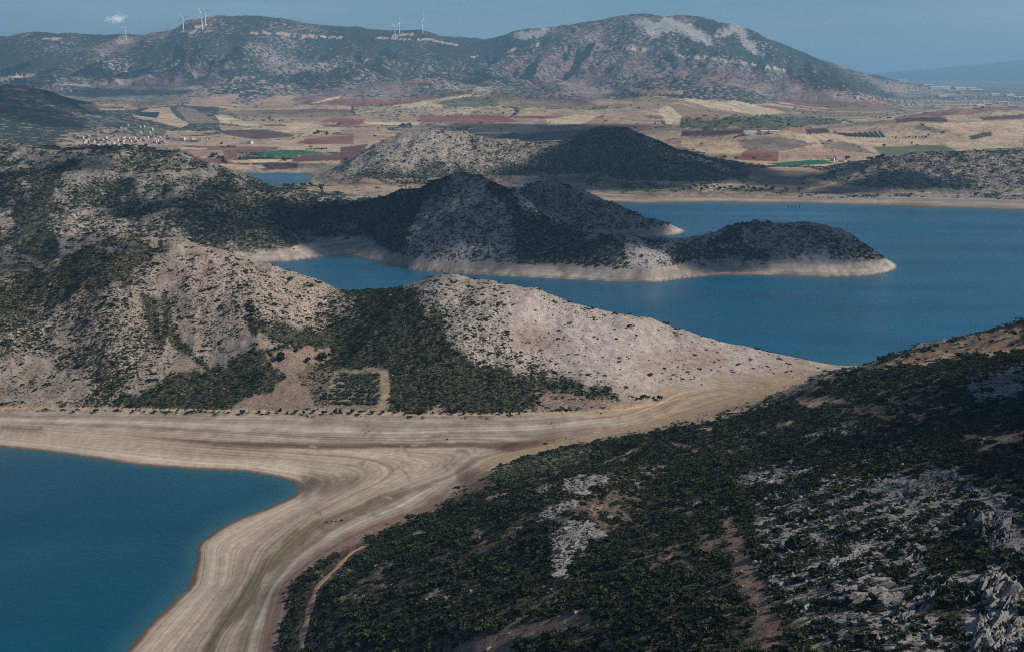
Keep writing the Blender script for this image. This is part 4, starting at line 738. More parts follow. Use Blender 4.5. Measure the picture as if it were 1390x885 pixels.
CLOUDS = [
    ([W_(1030, 90), W_(1020, 230), W_(1070, 330), W_(1140, 420), W_(1400, 480), W_(1750, 450), W_(2000, 300), W_(1800, 60)], 1150, 36, 240, 'cloud whose shade lies on the near right hillside'),
    ([W_(-250, 1080), W_(60, 1090), W_(300, 1130), W_(330, 1400), W_(200, 1540), W_(-250, 1540)], 1250, 46, 18, 'thin unseen cloud added to darken the second left hill'),  # out of view, put in to darken the left hill with broken shade
    ([W_(425, 1270), W_(540, 1195), W_(700, 1150), W_(900, 1112), W_(1170, 1145), W_(1185, 1205), W_(1010, 1240), W_(880, 1440), W_(640, 1500), W_(430, 1450), W_(310, 1340)], 1200, 38, 250, 'cloud whose shade lies on the peninsula'),
    ([W_(700, 1960), W_(1080, 1930), W_(1120, 2180), W_(900, 2330), W_(745, 2330)], 1250, 75, 60, 'cloud whose shade lies on the twin hill'),
    ([W_(1100, 1830), W_(1330, 1815), W_(1300, 1880), W_(1120, 1900)], 1250, 30, 34, 'cloud whose shade lies on the foot of the low right hill'),
    ([W_(-300, 3000), W_(60, 3100), W_(110, 3400), W_(100, 4000), W_(-300, 4200)], 1400, 110, 60, 'cloud whose shade lies on the village hill'),
    ([W_(640, 3000), W_(830, 3000), W_(830, 3700), W_(650, 3900)], 1400, 110, 50, 'cloud whose shade lies on the dark middle fields'),
    ([W_(-300, 5600), W_(420, 5900), W_(640, 6300), W_(650, 7000), W_(200, 7100), W_(-300, 7300)], 1700, 170, 90, 'cloud whose shade lies on the left mountain'),
]
for poly, alt, r, n, lab in CLOUDS: cloud(poly, alt, r, n, lab)
# small white cloud behind the mountain
a_, t_ = ray(156, 28); D_ = 16500.0; base = np.array([D_ * math.sin(a_), D_ * math.cos(a_), CAM_Z - D_ * t_])
offs = RNG.normal(0, 1, (70, 3)) * np.array([62, 40, 22]); offs[:, 2] += 0.25 * offs[:, 0]
puffs('cloud', base + offs, RNG.uniform(18, 42, 70), 0.7, 'small white cloud above the mountain by the single turbine', M_PUFF)

# ------------------------------------------------------------------ plants
def leaf_material(name, c1, c2):
    m, nt, b = new_mat(name)
    oi = N_(nt, 'ShaderNodeObjectInfo'); geo = N_(nt, 'ShaderNodeNewGeometry')
    rnd = math_(nt, 'ADD', math_(nt, 'MULTIPLY', oi.outputs['Random'], 0.75), math_(nt, 'MULTIPLY', geo.outputs['Random Per Island'], 0.25))
    rnd = math_(nt, 'POWER', rnd, 1.5); nt.links.new(mixn(nt, rnd, c1, c2), b.inputs['Base Color']); b.inputs['Roughness'].default_value = 0.8; b.inputs['Specular IOR Level'].default_value = 0.15
    return m
M_LEAF = leaf_material('shrub_leaf', lin(18, 30, 25), lin(86, 92, 62)); M_OLIVE = leaf_material('olive_leaf', lin(62, 76, 62), lin(98, 106, 84)); M_TREE = leaf_material('tree_leaf', lin(28, 42, 32), lin(50, 64, 44))
M_BARK, _, _b = new_mat('bark'); _b.inputs['Base Color'].default_value = (*lin(84, 70, 58), 1); _b.inputs['Roughness'].default_value = 0.9
def leafy(n, seed, rx=1.0, rz=0.85, zc=0.25, size=0.34, inner=0.5):
    """many small leaf sprays through a lumpy dome"""
    g = np.random.default_rng(seed); vs, fs = [], []
    lobes = [(g.normal(0, 0.42, 3) * (1, 1, 0.45) * rx, g.uniform(0.45, 0.72)) for _ in range(5)]
    for k in range(n):
        c, lr = lobes[k % 5]
        d = g.normal(size=3); d /= np.linalg.norm(d); d[2] = abs(d[2]) * 1.0 - 0.15
        p = c * 1.0 + d * lr * rx * g.uniform(inner, 1.0); p[2] = max(p[2] * rz / rx + zc, 0.03)
        nrm = d + g.normal(0, 0.55, 3); nrm /= np.linalg.norm(nrm)
        t = np.cross(nrm, g.normal(size=3)); t /= np.linalg.norm(t); b = np.cross(nrm, t); s_ = size * g.uniform(0.6, 1.25) * 0.5
        i = len(vs); vs += [p - t * s_ - b * s_ * 0.7, p + t * s_ - b * s_ * 0.7, p + t * s_ * 0.7 + b * s_ * 0.8, p - t * s_ * 0.7 + b * s_]; fs.append((i, i + 1, i + 2, i + 3))
    return vs, fs
def mk_mesh(name, vs, fs, mat):
    me = bpy.data.meshes.new(name); me.from_pydata([tuple(v) for v in vs], [], fs); me.update(); me.materials.append(mat); return me
SHRUB_ME = [mk_mesh('shrub', *leafy(150, 10 + k), M_LEAF) for k in range(4)]
CELL = (Rr ** 2) * np.gradient(lv)[:, None] * np.gradient(az)[None, :]
VISIBLE = (T <= HID + 0.0035) & (Z > 0.8) & (np.abs(U) < math.radians(29.5)) & (PY < 960) & (PX > -60) & (PX < 1450)
VISIBLE[:, -1] = False; VISIBLE[-1] = False
def scatter(lam):
    cnt = RNG.poisson(np.clip(lam * CELL * VISIBLE, 0, 60))
    j, i = np.nonzero(cnt); k = cnt[j, i]; j = np.repeat(j, k); i = np.repeat(i, k)
    fu = RNG.random(len(j)); fv = RNG.random(len(j))
    a = az[i] + fu * (az[np.minimum(i + 1, NA - 1)] - az[i]); v = lv[j] + fv * (lv[np.minimum(j + 1, NR - 1)] - lv[j]); r = np.exp(v)
    x = r * np.sin(a); y = r * np.cos(a)
    return x, y, ground(x, y), r, j, i
clump = fbm(X / 6.5, Y / 6.5, 3, 201, 0.65); clump_far = fbm(X / 16.0, Y / 16.0, 3, 202, 0.65)
nearm = (YY < 1010)
COV = np.where(nearm, sstep(-0.06, 0.10, (DEN - 0.5) * 0.9 + clump * 0.75), sstep(-0.06, 0.12, (DEN - 0.5) * 0.85 + clump_far * 0.8))
COV = np.where(DEN < 0.02, 0, np.maximum(COV, 0.10 * DEN))
isA = (LAB == L_A)
xs, ys, zs, rs, js, is_ = scatter(np.where(isA, 0.68, np.where(nearm, 0.70, np.where(YY < 1500, 0.22, 0.16))) * COV * (YY < 2750))
far_ = sstep(900, 1300, rs)
rad = (RNG.lognormal(-0.24, 0.47, len(xs))) * (0.80 * (1 - far_) + 1.35 * far_)
rad = np.clip(rad * np.where(isA[js, is_], 1.0, 0.80), 0.22, 3.0)
spx, spy = project(xs, ys, zs)
# the largest looking shrubs stand as single things
scr_size = rad / rs + 1e-4 * RNG.random(len(xs))
vis_i = (spx > 5) & (spx < 1385) & (spy < 880) & (T[js, is_] <= HID[js, is_] + 1e-5) & ((CAM_Z - zs - rad) / rs < HID[js, is_] + 0.002)
cand = np.nonzero(vis_i)[0]; cand = cand[np.argsort(-scr_size[cand])]
single = []; taken = []
for i in cand:
    p = (spx[i], spy[i])
    if all((p[0] - q[0]) ** 2 + (p[1] - q[1]) ** 2 > 11 ** 2 for q in taken): single.append(i); taken.append(p)
    if len(single) >= 300: break
sset = np.zeros(len(xs), bool); sset[single] = True
ANCHORS = [((785, 742), 'the largest tilted pale rock ridge'), ((752, 698), 'the narrow limestone band above the tilted ridge'), ((795, 658), 'the topmost pale rock patch'), ((1165, 805), 'the broad grey slab wall'), ((1150, 755), 'the grey rib above the slab wall'), ((1270, 665), 'the jagged grey crest'), ((1345, 715), 'the steep pair of crags by the right edge'), ((1355, 862), 'the fissured crag in the bottom right corner'),
           ((1355, 798), 'the crag above the corner crag'), ((1230, 715), 'the rib running down from the jagged crest'), ((1240, 752), 'the ledge in the middle of the limestone'), ((1050, 650), 'the pale broken rocks of the upper slope'), ((700, 865), 'the sandy clearing at the bottom edge'), ((1010, 740), 'the upper half of the bare stony gully'), ((1055, 850), 'the lower end of the bare stony gully')]
def shrub_label(px, py, z):
    d, nm = min((math.hypot(px - a[0], py - a[1]), n) for a, n in ANCHORS)
    if d < 58: return 'dark green shrub beside ' + nm, 'shrubs beside ' + nm
    if px < 560: return 'dark green shrub on the slope beside the orange dirt path', 'shrubs beside the dirt path'
    if px < 700: return 'dark green shrub between the dirt path and the tilted rock ridge', 'shrubs between path and ridge'
    if py < 640: return 'dark green shrub on the upper slope of the near hillside', 'shrubs on the upper near slope'
    if px < 980 and py > 770: return 'dark green shrub on the lowest slope between ridge and stony gully', 'shrubs on the lowest slope'
    if px < 980: return 'dark green shrub on the open slope right of the tilted ridge', 'shrubs right of the tilted ridge'
    if px < 1120: return 'dark green shrub on the slope between stony gully and slab wall', 'shrubs between gully and slab wall'
    if py > 830: return 'dark green shrub on stony ground below the slab wall', 'shrubs below the slab wall'
    return 'dark green shrub scattered among the grey limestone of the nearest slope', 'shrubs among the limestone'
def tumble(o, x, y, z, s, rot=None):
    o.location = (x, y, z - 0.08 * s); o.scale = (s, s, s * random.uniform(0.75, 1.05)); o.rotation_euler = (0, 0, random.uniform(0, 6.28) if rot is None else rot)
PROTO = []
for n_, i in enumerate(single):
    o = link(bpy.data.objects.new('shrub', SHRUB_ME[n_ % 4])); tumble(o, xs[i], ys[i], zs[i], rad[i])
    lb, gr = shrub_label(spx[i], spy[i], zs[i]); tag(o, lb, 'shrub', gr)
    if n_ < 4: PROTO.append(o)
def gn_scatter(name, pts, scl, rot, idx, protos, label):
    me = bpy.data.meshes.new(name); me.vertices.add(len(pts)); me.vertices.foreach_set('co', np.asarray(pts, np.float32).ravel())
    a = me.attributes.new('scl', 'FLOAT_VECTOR', 'POINT'); a.data.foreach_set('vector', np.asarray(scl, np.float32).ravel())
    a = me.attributes.new('rot', 'FLOAT_VECTOR', 'POINT'); a.data.foreach_set('vector', np.asarray(rot, np.float32).ravel())
    a = me.attributes.new('idx', 'INT', 'POINT'); a.data.foreach_set('value', np.asarray(idx, np.int32))
    o = link(bpy.data.objects.new(name, me)); tag(o, label, kind='stuff')
    g = bpy.data.node_groups.new(name, 'GeometryNodeTree'); g.interface.new_socket('Geometry', in_out='INPUT', socket_type='NodeSocketGeometry'); g.interface.new_socket('Geometry', in_out='OUTPUT', socket_type='NodeSocketGeometry')
    gi = g.nodes.new('NodeGroupInput'); go = g.nodes.new('NodeGroupOutput'); iop = g.nodes.new('GeometryNodeInstanceOnPoints'); jn = g.nodes.new('GeometryNodeJoinGeometry')
    for p in protos:
        oi = g.nodes.new('GeometryNodeObjectInfo'); oi.inputs['Object'].default_value = p; oi.inputs['As Instance'].default_value = True; oi.transform_space = 'ORIGINAL'; g.links.new(oi.outputs['Geometry'], jn.inputs[0])
    g.links.new(gi.outputs[0], iop.inputs['Points']); g.links.new(jn.outputs[0], iop.inputs['Instance']); iop.inputs['Pick Instance'].default_value = True
    for nm, ty, sk in (('scl', 'FLOAT_VECTOR', 'Scale'), ('rot', 'FLOAT_VECTOR', 'Rotation'), ('idx', 'INT', 'Instance Index')):
        na = g.nodes.new('GeometryNodeInputNamedAttribute'); na.data_type = ty; na.inputs['Name'].default_value = nm; g.links.new(na.outputs[0], iop.inputs[sk])
    g.links.new(iop.outputs[0], go.inputs[0])
    md = o.modifiers.new(name, 'NODES'); md.node_group = g
    return o
rest = ~sset; nr_ = int(rest.sum()); print('shrubs', nr_)
r_ = rad[rest]; sz = RNG.uniform(0.7, 1.0, nr_) * r_
zero = np.zeros(nr_)
gn_scatter('undergrowth', np.stack([xs[rest], ys[rest], zs[rest] - 0.08 * r_], 1), np.stack([r_, r_, sz], 1), np.stack([zero, zero, RNG.uniform(0, 6.28, nr_)], 1), RNG.integers(0, 4, nr_), PROTO, 'dark green scrub covering the hills')

# hedges and scattered trees of the valley, too many to count
lamv = ((LAB == 0) & (YY > 2300) & (YY < 8000)) * (0.00035 * sstep(10, 3, edge) * (hash2(cxi, cyi, 21) > 0.35) + 0.00006 + 0.0016 * (SCR > 0.5) + 0.0005 * (SCR > 0.15) * (SCR <= 0.5))
xv, yv, zv, rv_, jv, iv_ = scatter(lamv * (Rr < 9000)); nv = len(xv); sv = np.clip(RNG.lognormal(1.0, 0.35, nv), 1.2, 5.5)
gn_scatter('treeline', np.stack([xv, yv, zv], 1), np.stack([sv, sv, sv * 1.1], 1), np.stack([np.zeros(nv), np.zeros(nv), RNG.uniform(0, 6.28, nv)], 1), RNG.integers(0, 4, nv), PROTO, 'dark hedges and trees dotted between the valley fields')
print('valley', nv)
# ------------------------------------------------------------------ limestone
M_ROCK, nt, b = new_mat('limestone')
geo = N_(nt, 'ShaderNodeNewGeometry'); no = N_(nt, 'ShaderNodeTexNoise', Scale=0.9, Detail=6.0, Roughness=0.65); nt.links.new(geo.outputs['Position'], no.inputs['Vector'])
no2 = N_(nt, 'ShaderNodeTexNoise', Scale=5.0, Detail=4.0, Roughness=0.7); nt.links.new(geo.outputs['Position'], no2.inputs['Vector'])
vor = N_(nt, 'ShaderNodeTexVoronoi', feature='DISTANCE_TO_EDGE', Scale=1.5); nt.links.new(geo.outputs['Position'], vor.inputs['Vector'])
rc = mixn(nt, no.outputs['Fac'], lin(112, 111, 112), lin(190, 187, 182)); rc = mixn(nt, math_(nt, 'SUBTRACT', 1.0, math_(nt, 'MULTIPLY', vor.outputs['Distance'], 9.0, True)), rc, lin(70, 68, 66)); rc = mixn(nt, math_(nt, 'MULTIPLY', math_(nt, 'SUBTRACT', no2.outputs['Fac'], 0.52), 4, True), rc, lin(96, 90, 84))
nt.links.new(rc, b.inputs['Base Color']); b.inputs['Roughness'].default_value = 0.9; b.inputs['Specular IOR Level'].default_value = 0.15
bp = N_(nt, 'ShaderNodeBump', Strength=0.8, Distance=0.25); nt.links.new(no2.outputs['Fac'], bp.inputs['Height']); nt.links.new(bp.outputs[0], b.inputs['Normal'])
def chunk(seed):
    g = np.random.default_rng(seed); bm = bmesh.new()
    for _ in range(15):
        d = g.normal(size=3); d /= np.linalg.norm(d); bm.verts.new(d * g.uniform(0.65, 1.0) * (1, 0.8, 0.9))
    r = bmesh.ops.convex_hull(bm, input=bm.verts); bmesh.ops.delete(bm, geom=[x for x in r['geom_interior'] if isinstance(x, bmesh.types.BMVert)], context='VERTS')
    bm.verts.ensure_lookup_table(); bm.verts.index_update()
    v = np.array([x.co[:] for x in bm.verts]); f = [[x.index for x in p.verts] for p in bm.faces]; bm.free(); return v, f
CH = [chunk(300 + k) for k in range(8)]
def eul(a, b_, c):
    return np.array(Matrix.Rotation(a, 3, 'Z') @ Matrix.Rotation(b_, 3, 'Y') @ Matrix.Rotation(c, 3, 'X'))
M_CRAG = M_ROCK.copy(); M_CRAG.name = 'shaded_limestone'  # same limestone, darker: the crag's shaded side put into the colour
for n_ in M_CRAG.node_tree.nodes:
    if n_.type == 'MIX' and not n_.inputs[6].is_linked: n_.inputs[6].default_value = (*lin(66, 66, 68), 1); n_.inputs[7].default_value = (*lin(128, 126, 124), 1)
def outcrop(label, poly_px, n, size, rr, tall=1.2, group=None, strike=0.6, rise=0.0):
    """jagged blocks crowding out of the ground inside an outline"""
    p = np.array(poly_px) if rr is None else np.array([pick(a, b_, *rr)[:2] for a, b_ in poly_px])
    lo, hi = p.min(0), p.max(0); n = int(n * 2.4); c = RNG.uniform(lo, hi, (n * 8 + 40, 2)); c = c[inside(p, c[:, 0], c[:, 1])][:n]
    if len(c) == 0: return None
    mid_ = p.mean(0); z = ground(c[:, 0], c[:, 1]); base = Vector((mid_[0], mid_[1], float(ground(*mid_)))); ext = max(np.ptp(p, axis=0)) / 2 + 1e-6
    vs, fs, off = [], [], 0
    for k in range(len(c)):
        s_ = size * 0.66 * RNG.lognormal(0, 0.45); v, f = CH[k % 8]
        m_ = eul(strike + RNG.normal(0, 0.22), RNG.normal(0, 0.18), 0.35 + RNG.normal(0, 0.25))
        w = (v * np.array([2.0, 0.62, tall]) * s_) @ m_.T
        d_ = np.linalg.norm(c[k] - mid_) / ext
        w = w + np.array([c[k][0] - base.x, c[k][1] - base.y, z[k] - base.z + -s_ * tall * 0.10 + rise * max(0, 1 - d_ * d_)])
        vs.append(w); fs += [[q + off for q in fc_] for fc_ in f]; off += len(w)
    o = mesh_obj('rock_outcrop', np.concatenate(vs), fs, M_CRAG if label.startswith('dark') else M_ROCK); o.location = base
    return tag(o, label, 'rock', group)
NA_ = (100, 720)
for label, poly, n, size, tall, strike, rise in [
    ('pale tilted limestone ridge on the dark lower slope, largest of its row', [(748, 730), (775, 706), (800, 712), (822, 730), (790, 742), (775, 760), (772, 786), (752, 776)], 150, 1.0, 1.1, 0.3, 0.5),
    ('narrow pale limestone band just uphill of the large tilted ridge', [(728, 706), (745, 690), (780, 678), (778, 690), (750, 708), (735, 712)], 60, 0.8, 1.0, 0.3, 0),
    ('pale rock patch topmost of the ridge row, near the olive grove', [(768, 662), (782, 648), (812, 645), (822, 650), (800, 666), (775, 672)], 70, 0.9, 1.0, 0.3, 0.3),
    ('small pale rock cluster left of the topmost ridge patch', [(724, 672), (742, 656), (752, 658), (738, 676)], 26, 0.8, 1.0, 0.3, 0),
    ('two small grey boulders standing left of the tilted ridge', [(698, 718), (704, 712), (710, 716), (706, 730), (700, 730)], 10, 0.9, 1.2, 0.3, 0),
    ('white boulder pair below the narrow limestone band', [(714, 728), (724, 724), (722, 735)], 7, 0.8, 1.1, 0.3, 0),
    ('broad grey slab wall among dark scrub near the bottom right', [(1110, 818), (1150, 790), (1195, 783), (1215, 800), (1225, 830), (1190, 818), (1140, 822)], 60, 1.15, 1.25, 0.25, 0.8),
    ('low slanting grey blade below the broad slab wall', [(1212, 842), (1235, 825), (1242, 832), (1220, 846)], 18, 0.8, 1.0, 0.6, 0),
    ('grey rib of rock above and left of the broad slab wall', [(1120, 768), (1150, 745), (1178, 735), (1182, 742), (1150, 768), (1128, 772)], 40, 0.85, 1.0, 0.6, 0),
    ('jagged grey crest at the top of the limestone field', [(1230, 655), (1260, 640), (1300, 645), (1310, 655), (1280, 680), (1240, 690)], 110, 0.85, 1.1, 0.7, 0.3),
    ('scattered grey teeth left of the jagged crest', [(1150, 665), (1200, 648), (1230, 655), (1200, 690), (1160, 690)], 50, 0.6, 0.9, 0.7, 0),
    ('rough grey rib running down from the jagged crest', [(1200, 720), (1250, 690), (1262, 698), (1230, 740), (1205, 738)], 55, 0.7, 1.0, 0.8, 0),
    ('steep pair of grey crags by the right edge', [(1318, 690), (1335, 688), (1365, 700), (1372, 735), (1345, 748), (1325, 720)], 80, 1.0, 1.5, 1.0, 0.6),
    ('tall fissured grey crag in the bottom right corner', [(1318, 878), (1330, 840), (1350, 830), (1385, 840), (1388, 884), (1330, 888)], 110, 0.95, 1.15, 1.0, 0.5),
    ('grey crag above the fissured corner crag', [(1328, 790), (1345, 768), (1375, 790), (1385, 830), (1350, 826)], 80, 0.95, 1.4, 1.0, 0.4),
    ('grey rock ledge in the middle of the limestone field', [(1220, 745), (1250, 735), (1262, 760), (1230, 768)], 40, 0.7, 1.0, 0.8, 0),
    ('small grey ledge right of the broad slab wall', [(1240, 805), (1290, 790), (1300, 800), (1255, 822)], 36, 0.7, 0.9, 0.7, 0),
    ('grey stony patch near the right edge under the bushy saddle', [(1318, 530), (1350, 508), (1388, 496), (1388, 530), (1340, 545)], 70, 0.8, 0.8, 0.6, 0),
    ('pale broken rocks across the upper near slope', [(1005, 660), (1050, 640), (1110, 632), (1100, 648), (1040, 664)], 60, 0.6, 0.7, 0.6, 0),
]: outcrop(label, poly, n, size, NA_, tall, strike=strike, rise=rise)
def oval(px, py, rr, rx, ry):
    q = pick(px, py, *rr); return [(q.x + rx * math.cos(a), q.y + ry * math.sin(a)) for a in np.linspace(0, 2 * math.pi, 12, endpoint=False)]
for label, poly, n, size, rr, tall in [
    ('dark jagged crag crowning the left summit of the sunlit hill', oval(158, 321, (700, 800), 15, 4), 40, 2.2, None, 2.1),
    ('pale limestone brow on the middle summit beside the green saddle', [(574, 398), (590, 384), (610, 386), (606, 402), (590, 420)], 70, 1.5, (640, 800), 1.1),
    ('grey rock rib descending from the middle summit', [(596, 420), (612, 415), (624, 445), (628, 458), (616, 452)], 40, 1.3, (620, 800), 1.2),
    ('rock knob on the low neck of the shaded peninsula', oval(853, 323, (1090, 1200), 6, 6), 14, 3.0, None, 1.6),
    ('grey cliffs on the left edge of the peninsula spur', [(583, 268), (592, 262), (588, 285), (566, 320), (556, 335), (552, 328), (570, 292)], 70, 3.0, (1100, 1320), 1.3),
    ('pale rocks low on the right side of the left hill', [(395, 325), (415, 315), (425, 325), (405, 335)], 26, 2.0, (1150, 1350), 1.0),
]: outcrop(label, poly, n, size, rr, tall)
# loose stones too many to count
xs2, ys2, zs2, rs2, j2, i2 = scatter((np.where(isA, 0.42, 0.05) * sstep(0.0, 0.3, ROC - 0.40 + 1.0 * clump) * (ROC > 0.02)) * (YY < 1010))
n2_ = len(xs2); s2 = np.clip(RNG.lognormal(-0.62, 0.6, n2_), 0.15, 1.7)
M_CH = []
for k in range(4):
    v, f = CH[k]; o = mesh_obj('rock', v * np.array([1.1, 0.8, 0.8]), f, M_ROCK); q = pick((690, 1105, 1150, 745)[k], (860, 720, 850, 805)[k], *NA_); o.location = q; o.scale = (0.8,) * 3
    tag(o, ('single grey boulder in the sandy clearing at the bottom', 'lone grey boulder beside the limestone rib', 'lone grey boulder on bare ground under the broad slab wall', 'small pale boulder below the tilted limestone ridge')[k], 'boulder'); M_CH.append(o)
print('stones', n2_)
gn_scatter('rubble', np.stack([xs2, ys2, zs2], 1), np.stack([s2 * 1.2, s2, s2 * RNG.uniform(0.5, 1.0, n2_)], 1), np.stack([RNG.normal(0, 0.3, n2_), RNG.normal(0, 0.3, n2_), RNG.uniform(0, 6.28, n2_)], 1), RNG.integers(0, 4, n2_), M_CH, 'loose grey limestone strewn over the slopes')
# ------------------------------------------------------------------ olive trees and valley trees
def trunk_mesh(name, h, r, seed, limbs=3):
    g = np.random.default_rng(seed); vs, fs = [], []
    def tube(p0, p1, r0, r1, n=6):
        p0, p1 = Vector(p0), Vector(p1); d = (p1 - p0).normalized(); u = d.orthogonal().normalized(); w = d.cross(u); i = len(vs)
        for p, rad_ in ((p0, r0), (p1, r1)):
            for k in range(n): a = 2 * math.pi * k / n; vs.append(tuple(p + u * math.cos(a) * rad_ + w * math.sin(a) * rad_))
        for k in range(n): fs.append((i + k, i + (k + 1) % n, i + n + (k + 1) % n, i + n + k))
    tube((0, 0, -0.3), (0.05, 0, h), r * 1.2, r * 0.8)
    for k in range(limbs):
        a = 2 * math.pi * k / limbs + g.uniform(0, 1); tube((0.05, 0, h * 0.9), (math.cos(a) * h * 0.7, math.sin(a) * h * 0.7, h * 1.8), r * 0.6, r * 0.2)
    return mk_mesh(name, vs, fs, M_BARK)
OL_CROWN = [mk_mesh('crown', *leafy(130, 40 + k, 1.0, 0.8, 0.55, 0.36), M_OLIVE) for k in range(3)]; OL_TRUNK = trunk_mesh('trunk', 0.35, 0.08, 1)
TR_CROWN = [mk_mesh('crown', *leafy(170, 50 + k, 0.8, 1.2, 0.9, 0.36), M_TREE) for k in range(3)]; TR_TRUNK = trunk_mesh('trunk', 0.6, 0.07, 2)
def tree(name, p, s, crown, trunk, label, cat, group, sq=1.0):
    e = link(bpy.data.objects.new(name, None)); e.location = p; e.rotation_euler = (0, 0, random.uniform(0, 6.28)); e.scale = (s * sq, s * sq, s); e.empty_display_size = 0.5
    link(bpy.data.objects.new('crown', crown), e); link(bpy.data.objects.new('trunk', trunk), e)
    return tag(e, label, cat, group)
# grove below the middle hill, planted in rows
c0, c1, c2, c3 = [pick(*q, 560, 800) for q in ((458, 507), (514, 507), (516, 551), (450, 551))]
for a in range(14):
    for b_ in range(9):
        u, v = (a + 0.5) / 14, (b_ + 0.5) / 9
        q = (c0 * (1 - u) + c1 * u) * (1 - v) + (c3 * (1 - u) + c2 * u) * v
        x, y = q.x + random.gauss(0, 0.35), q.y + random.gauss(0, 0.6)
        if random.random() < 0.07: continue
        tree('olive_tree', (x, y, float(ground(x, y))), random.uniform(1.2, 1.75), OL_CROWN[(a + b_) % 3], OL_TRUNK, 'grey green olive tree in the square grove below the sunlit hill', 'olive tree', 'olive trees of the square grove')
gp = [pick(*q, 300, 720)[:2] for q in ((662, 645), (700, 630), (760, 615), (815, 604), (818, 618), (770, 632), (720, 648), (690, 658))]
c_ = RNG.uniform(np.min(gp, 0), np.max(gp, 0), (2600, 2)); c_ = c_[inside(gp, c_[:, 0], c_[:, 1])]; done = []
for x, y in c_:
    if all((x - q[0]) ** 2 + (y - q[1]) ** 2 > 3.1 ** 2 for q in done):
        done.append((x, y)); tree('olive_tree', (x, y, float(ground(x, y))), random.uniform(1.2, 1.8), OL_CROWN[len(done) % 3], OL_TRUNK, 'pale olive tree in the strip grove between sandy track and dark scrub', 'olive tree', 'olive trees of the strip grove')
    if len(done) > 110: break
# bushes and trees one can point to
def trees_at(pts, rr, size, label, group, name='tree'):
    for k, (a, b_) in enumerate(pts):
        q = pick(a, b_, *rr); tree(name, q, size * random.uniform(0.6, 1.45), TR_CROWN[k % 3], TR_TRUNK, label, 'tree', group, 1.15)
trees_at([(382, 490), ], BB, 3.4, 'round dark tree alone on the brown clearing', None)
trees_at([(343, 421), (340, 415), (345, 428)], BB, 2.6, 'dark tree in the small clump on the bare slope of the sunlit hill', 'clump on the bare slope')
trees_at([(417, 492), (436, 488), (442, 490), (402, 478)], BB, 2.6, 'dark tree at the upper edge of the brown clearing', 'trees above the brown clearing')
trees_at([(864, 543), (873, 542), (880, 541), (887, 541), (895, 543)], BB, 1.5, 'small dark tree in the row beside the shore track', 'row beside the shore track')
trees_at([(1193, 487), (1200, 490), (1208, 484)], NA_, 1.9, 'dark tree at the lake end of the bushy saddle', 'trees at the lake end of the saddle')
trees_at([(1262, 474), (1270, 473), (1285, 480), (1300, 484), (1245, 490), (1232, 486), (1330, 462), (1345, 466), (1310, 470), (1365, 452), (1375, 456)], NA_, 1.7, 'dark tree scattered over the sandy saddle above the lake', 'trees on the sandy saddle')
hedge = [(x, 561 + 0.004 * (x - 300) + random.uniform(-1.0, 1.0)) for x in (100, 130, 182, 196, 210, 240, 255, 330, 338, 352, 365, 380, 390, 401, 412, 425, 440, 455, 462, 478, 490, 505, 520, 535, 550, 562, 574, 588, 600, 615, 630, 642, 655, 668, 680, 692, 705)]
trees_at(hedge, BB, 1.25, 'low dark tree in the broken line along the shore track', 'tree line along the shore track')
trees_at([(288, 214), (292, 213), (297, 214), (302, 218), (303, 222)], G, 4.5, 'dark tree in the curved row on the reddish field', 'curved row on the reddish field')
trees_at([(386, 219)], G, 5.5, 'single dark tree on the purple field', None)
trees_at([(432, 182), (436, 181), (440, 182), (444, 184), (428, 184)], G, 5, 'dark tree in the farm clump on the valley fields', 'farm clump')
trees_at([(546, 173), (550, 172.5), (554, 173), (558, 173), (543, 173.5)], G, 6, 'dark tree in the small wood left of the twin hill', 'small wood left of the twin hill')
trees_at([(1178, 221), (1182, 219), (1186, 218.5), (1190, 218), (1194, 219), (1198, 221), (1184, 222), (1191, 222)], G, 5, 'dark tree in the clump behind the low right hill', 'clump behind the low right hill')
trees_at([(1148, 219), (1150, 217)], G, 4, 'dark tree beside the farm sheds', 'trees beside the farm sheds')
trees_at([(300 + k * 3.2, 200.5 + 0.3 * (k % 3)) for k in range(7)], G, 3, 'dark tree in the hedge above the green field', 'hedge above the green field')
trees_at([(416 + k * 3.4, 204 + 0.2 * (k % 2)) for k in range(8)], G, 3, 'dark tree in the row at the end of the green field', 'row at the end of the green field')
trees_at([(520 + k * 4.0, 193.0 + 0.4 * (k % 2)) for k in range(9)], (2400, 5000), 3.5, 'dark tree in the windbreak left of the twin hill', 'windbreak left of the twin hill')
trees_at([(1216 + k * 4.5, 188.5 - 0.08 * k) for k in range(10)], G, 3, 'dark tree in the dotted row across the tan hill', 'dotted row across the tan hill')
trees_at([(386 + k * 4, 253.5 + (k % 3)) for k in range(14)] + [(410, 254), (436, 258)], (1500, 2300), 3.4, 'dark tree in the orchard belt beside the small pool', 'orchard belt')
trees_at([(540 + k * 6, 248.5 + (k % 2) * 0.8) for k in range(13)], (1700, 2300), 3.2, 'dark tree in the line at the foot of the twin hill', 'line at the foot of the twin hill')
trees_at([(928 + k * 8, 259.0 - (k % 3) * 1.3) for k in range(16)], (1650, 2300), 3.2, 'dark tree along the far shore below the twin hill', 'trees along the far shore')

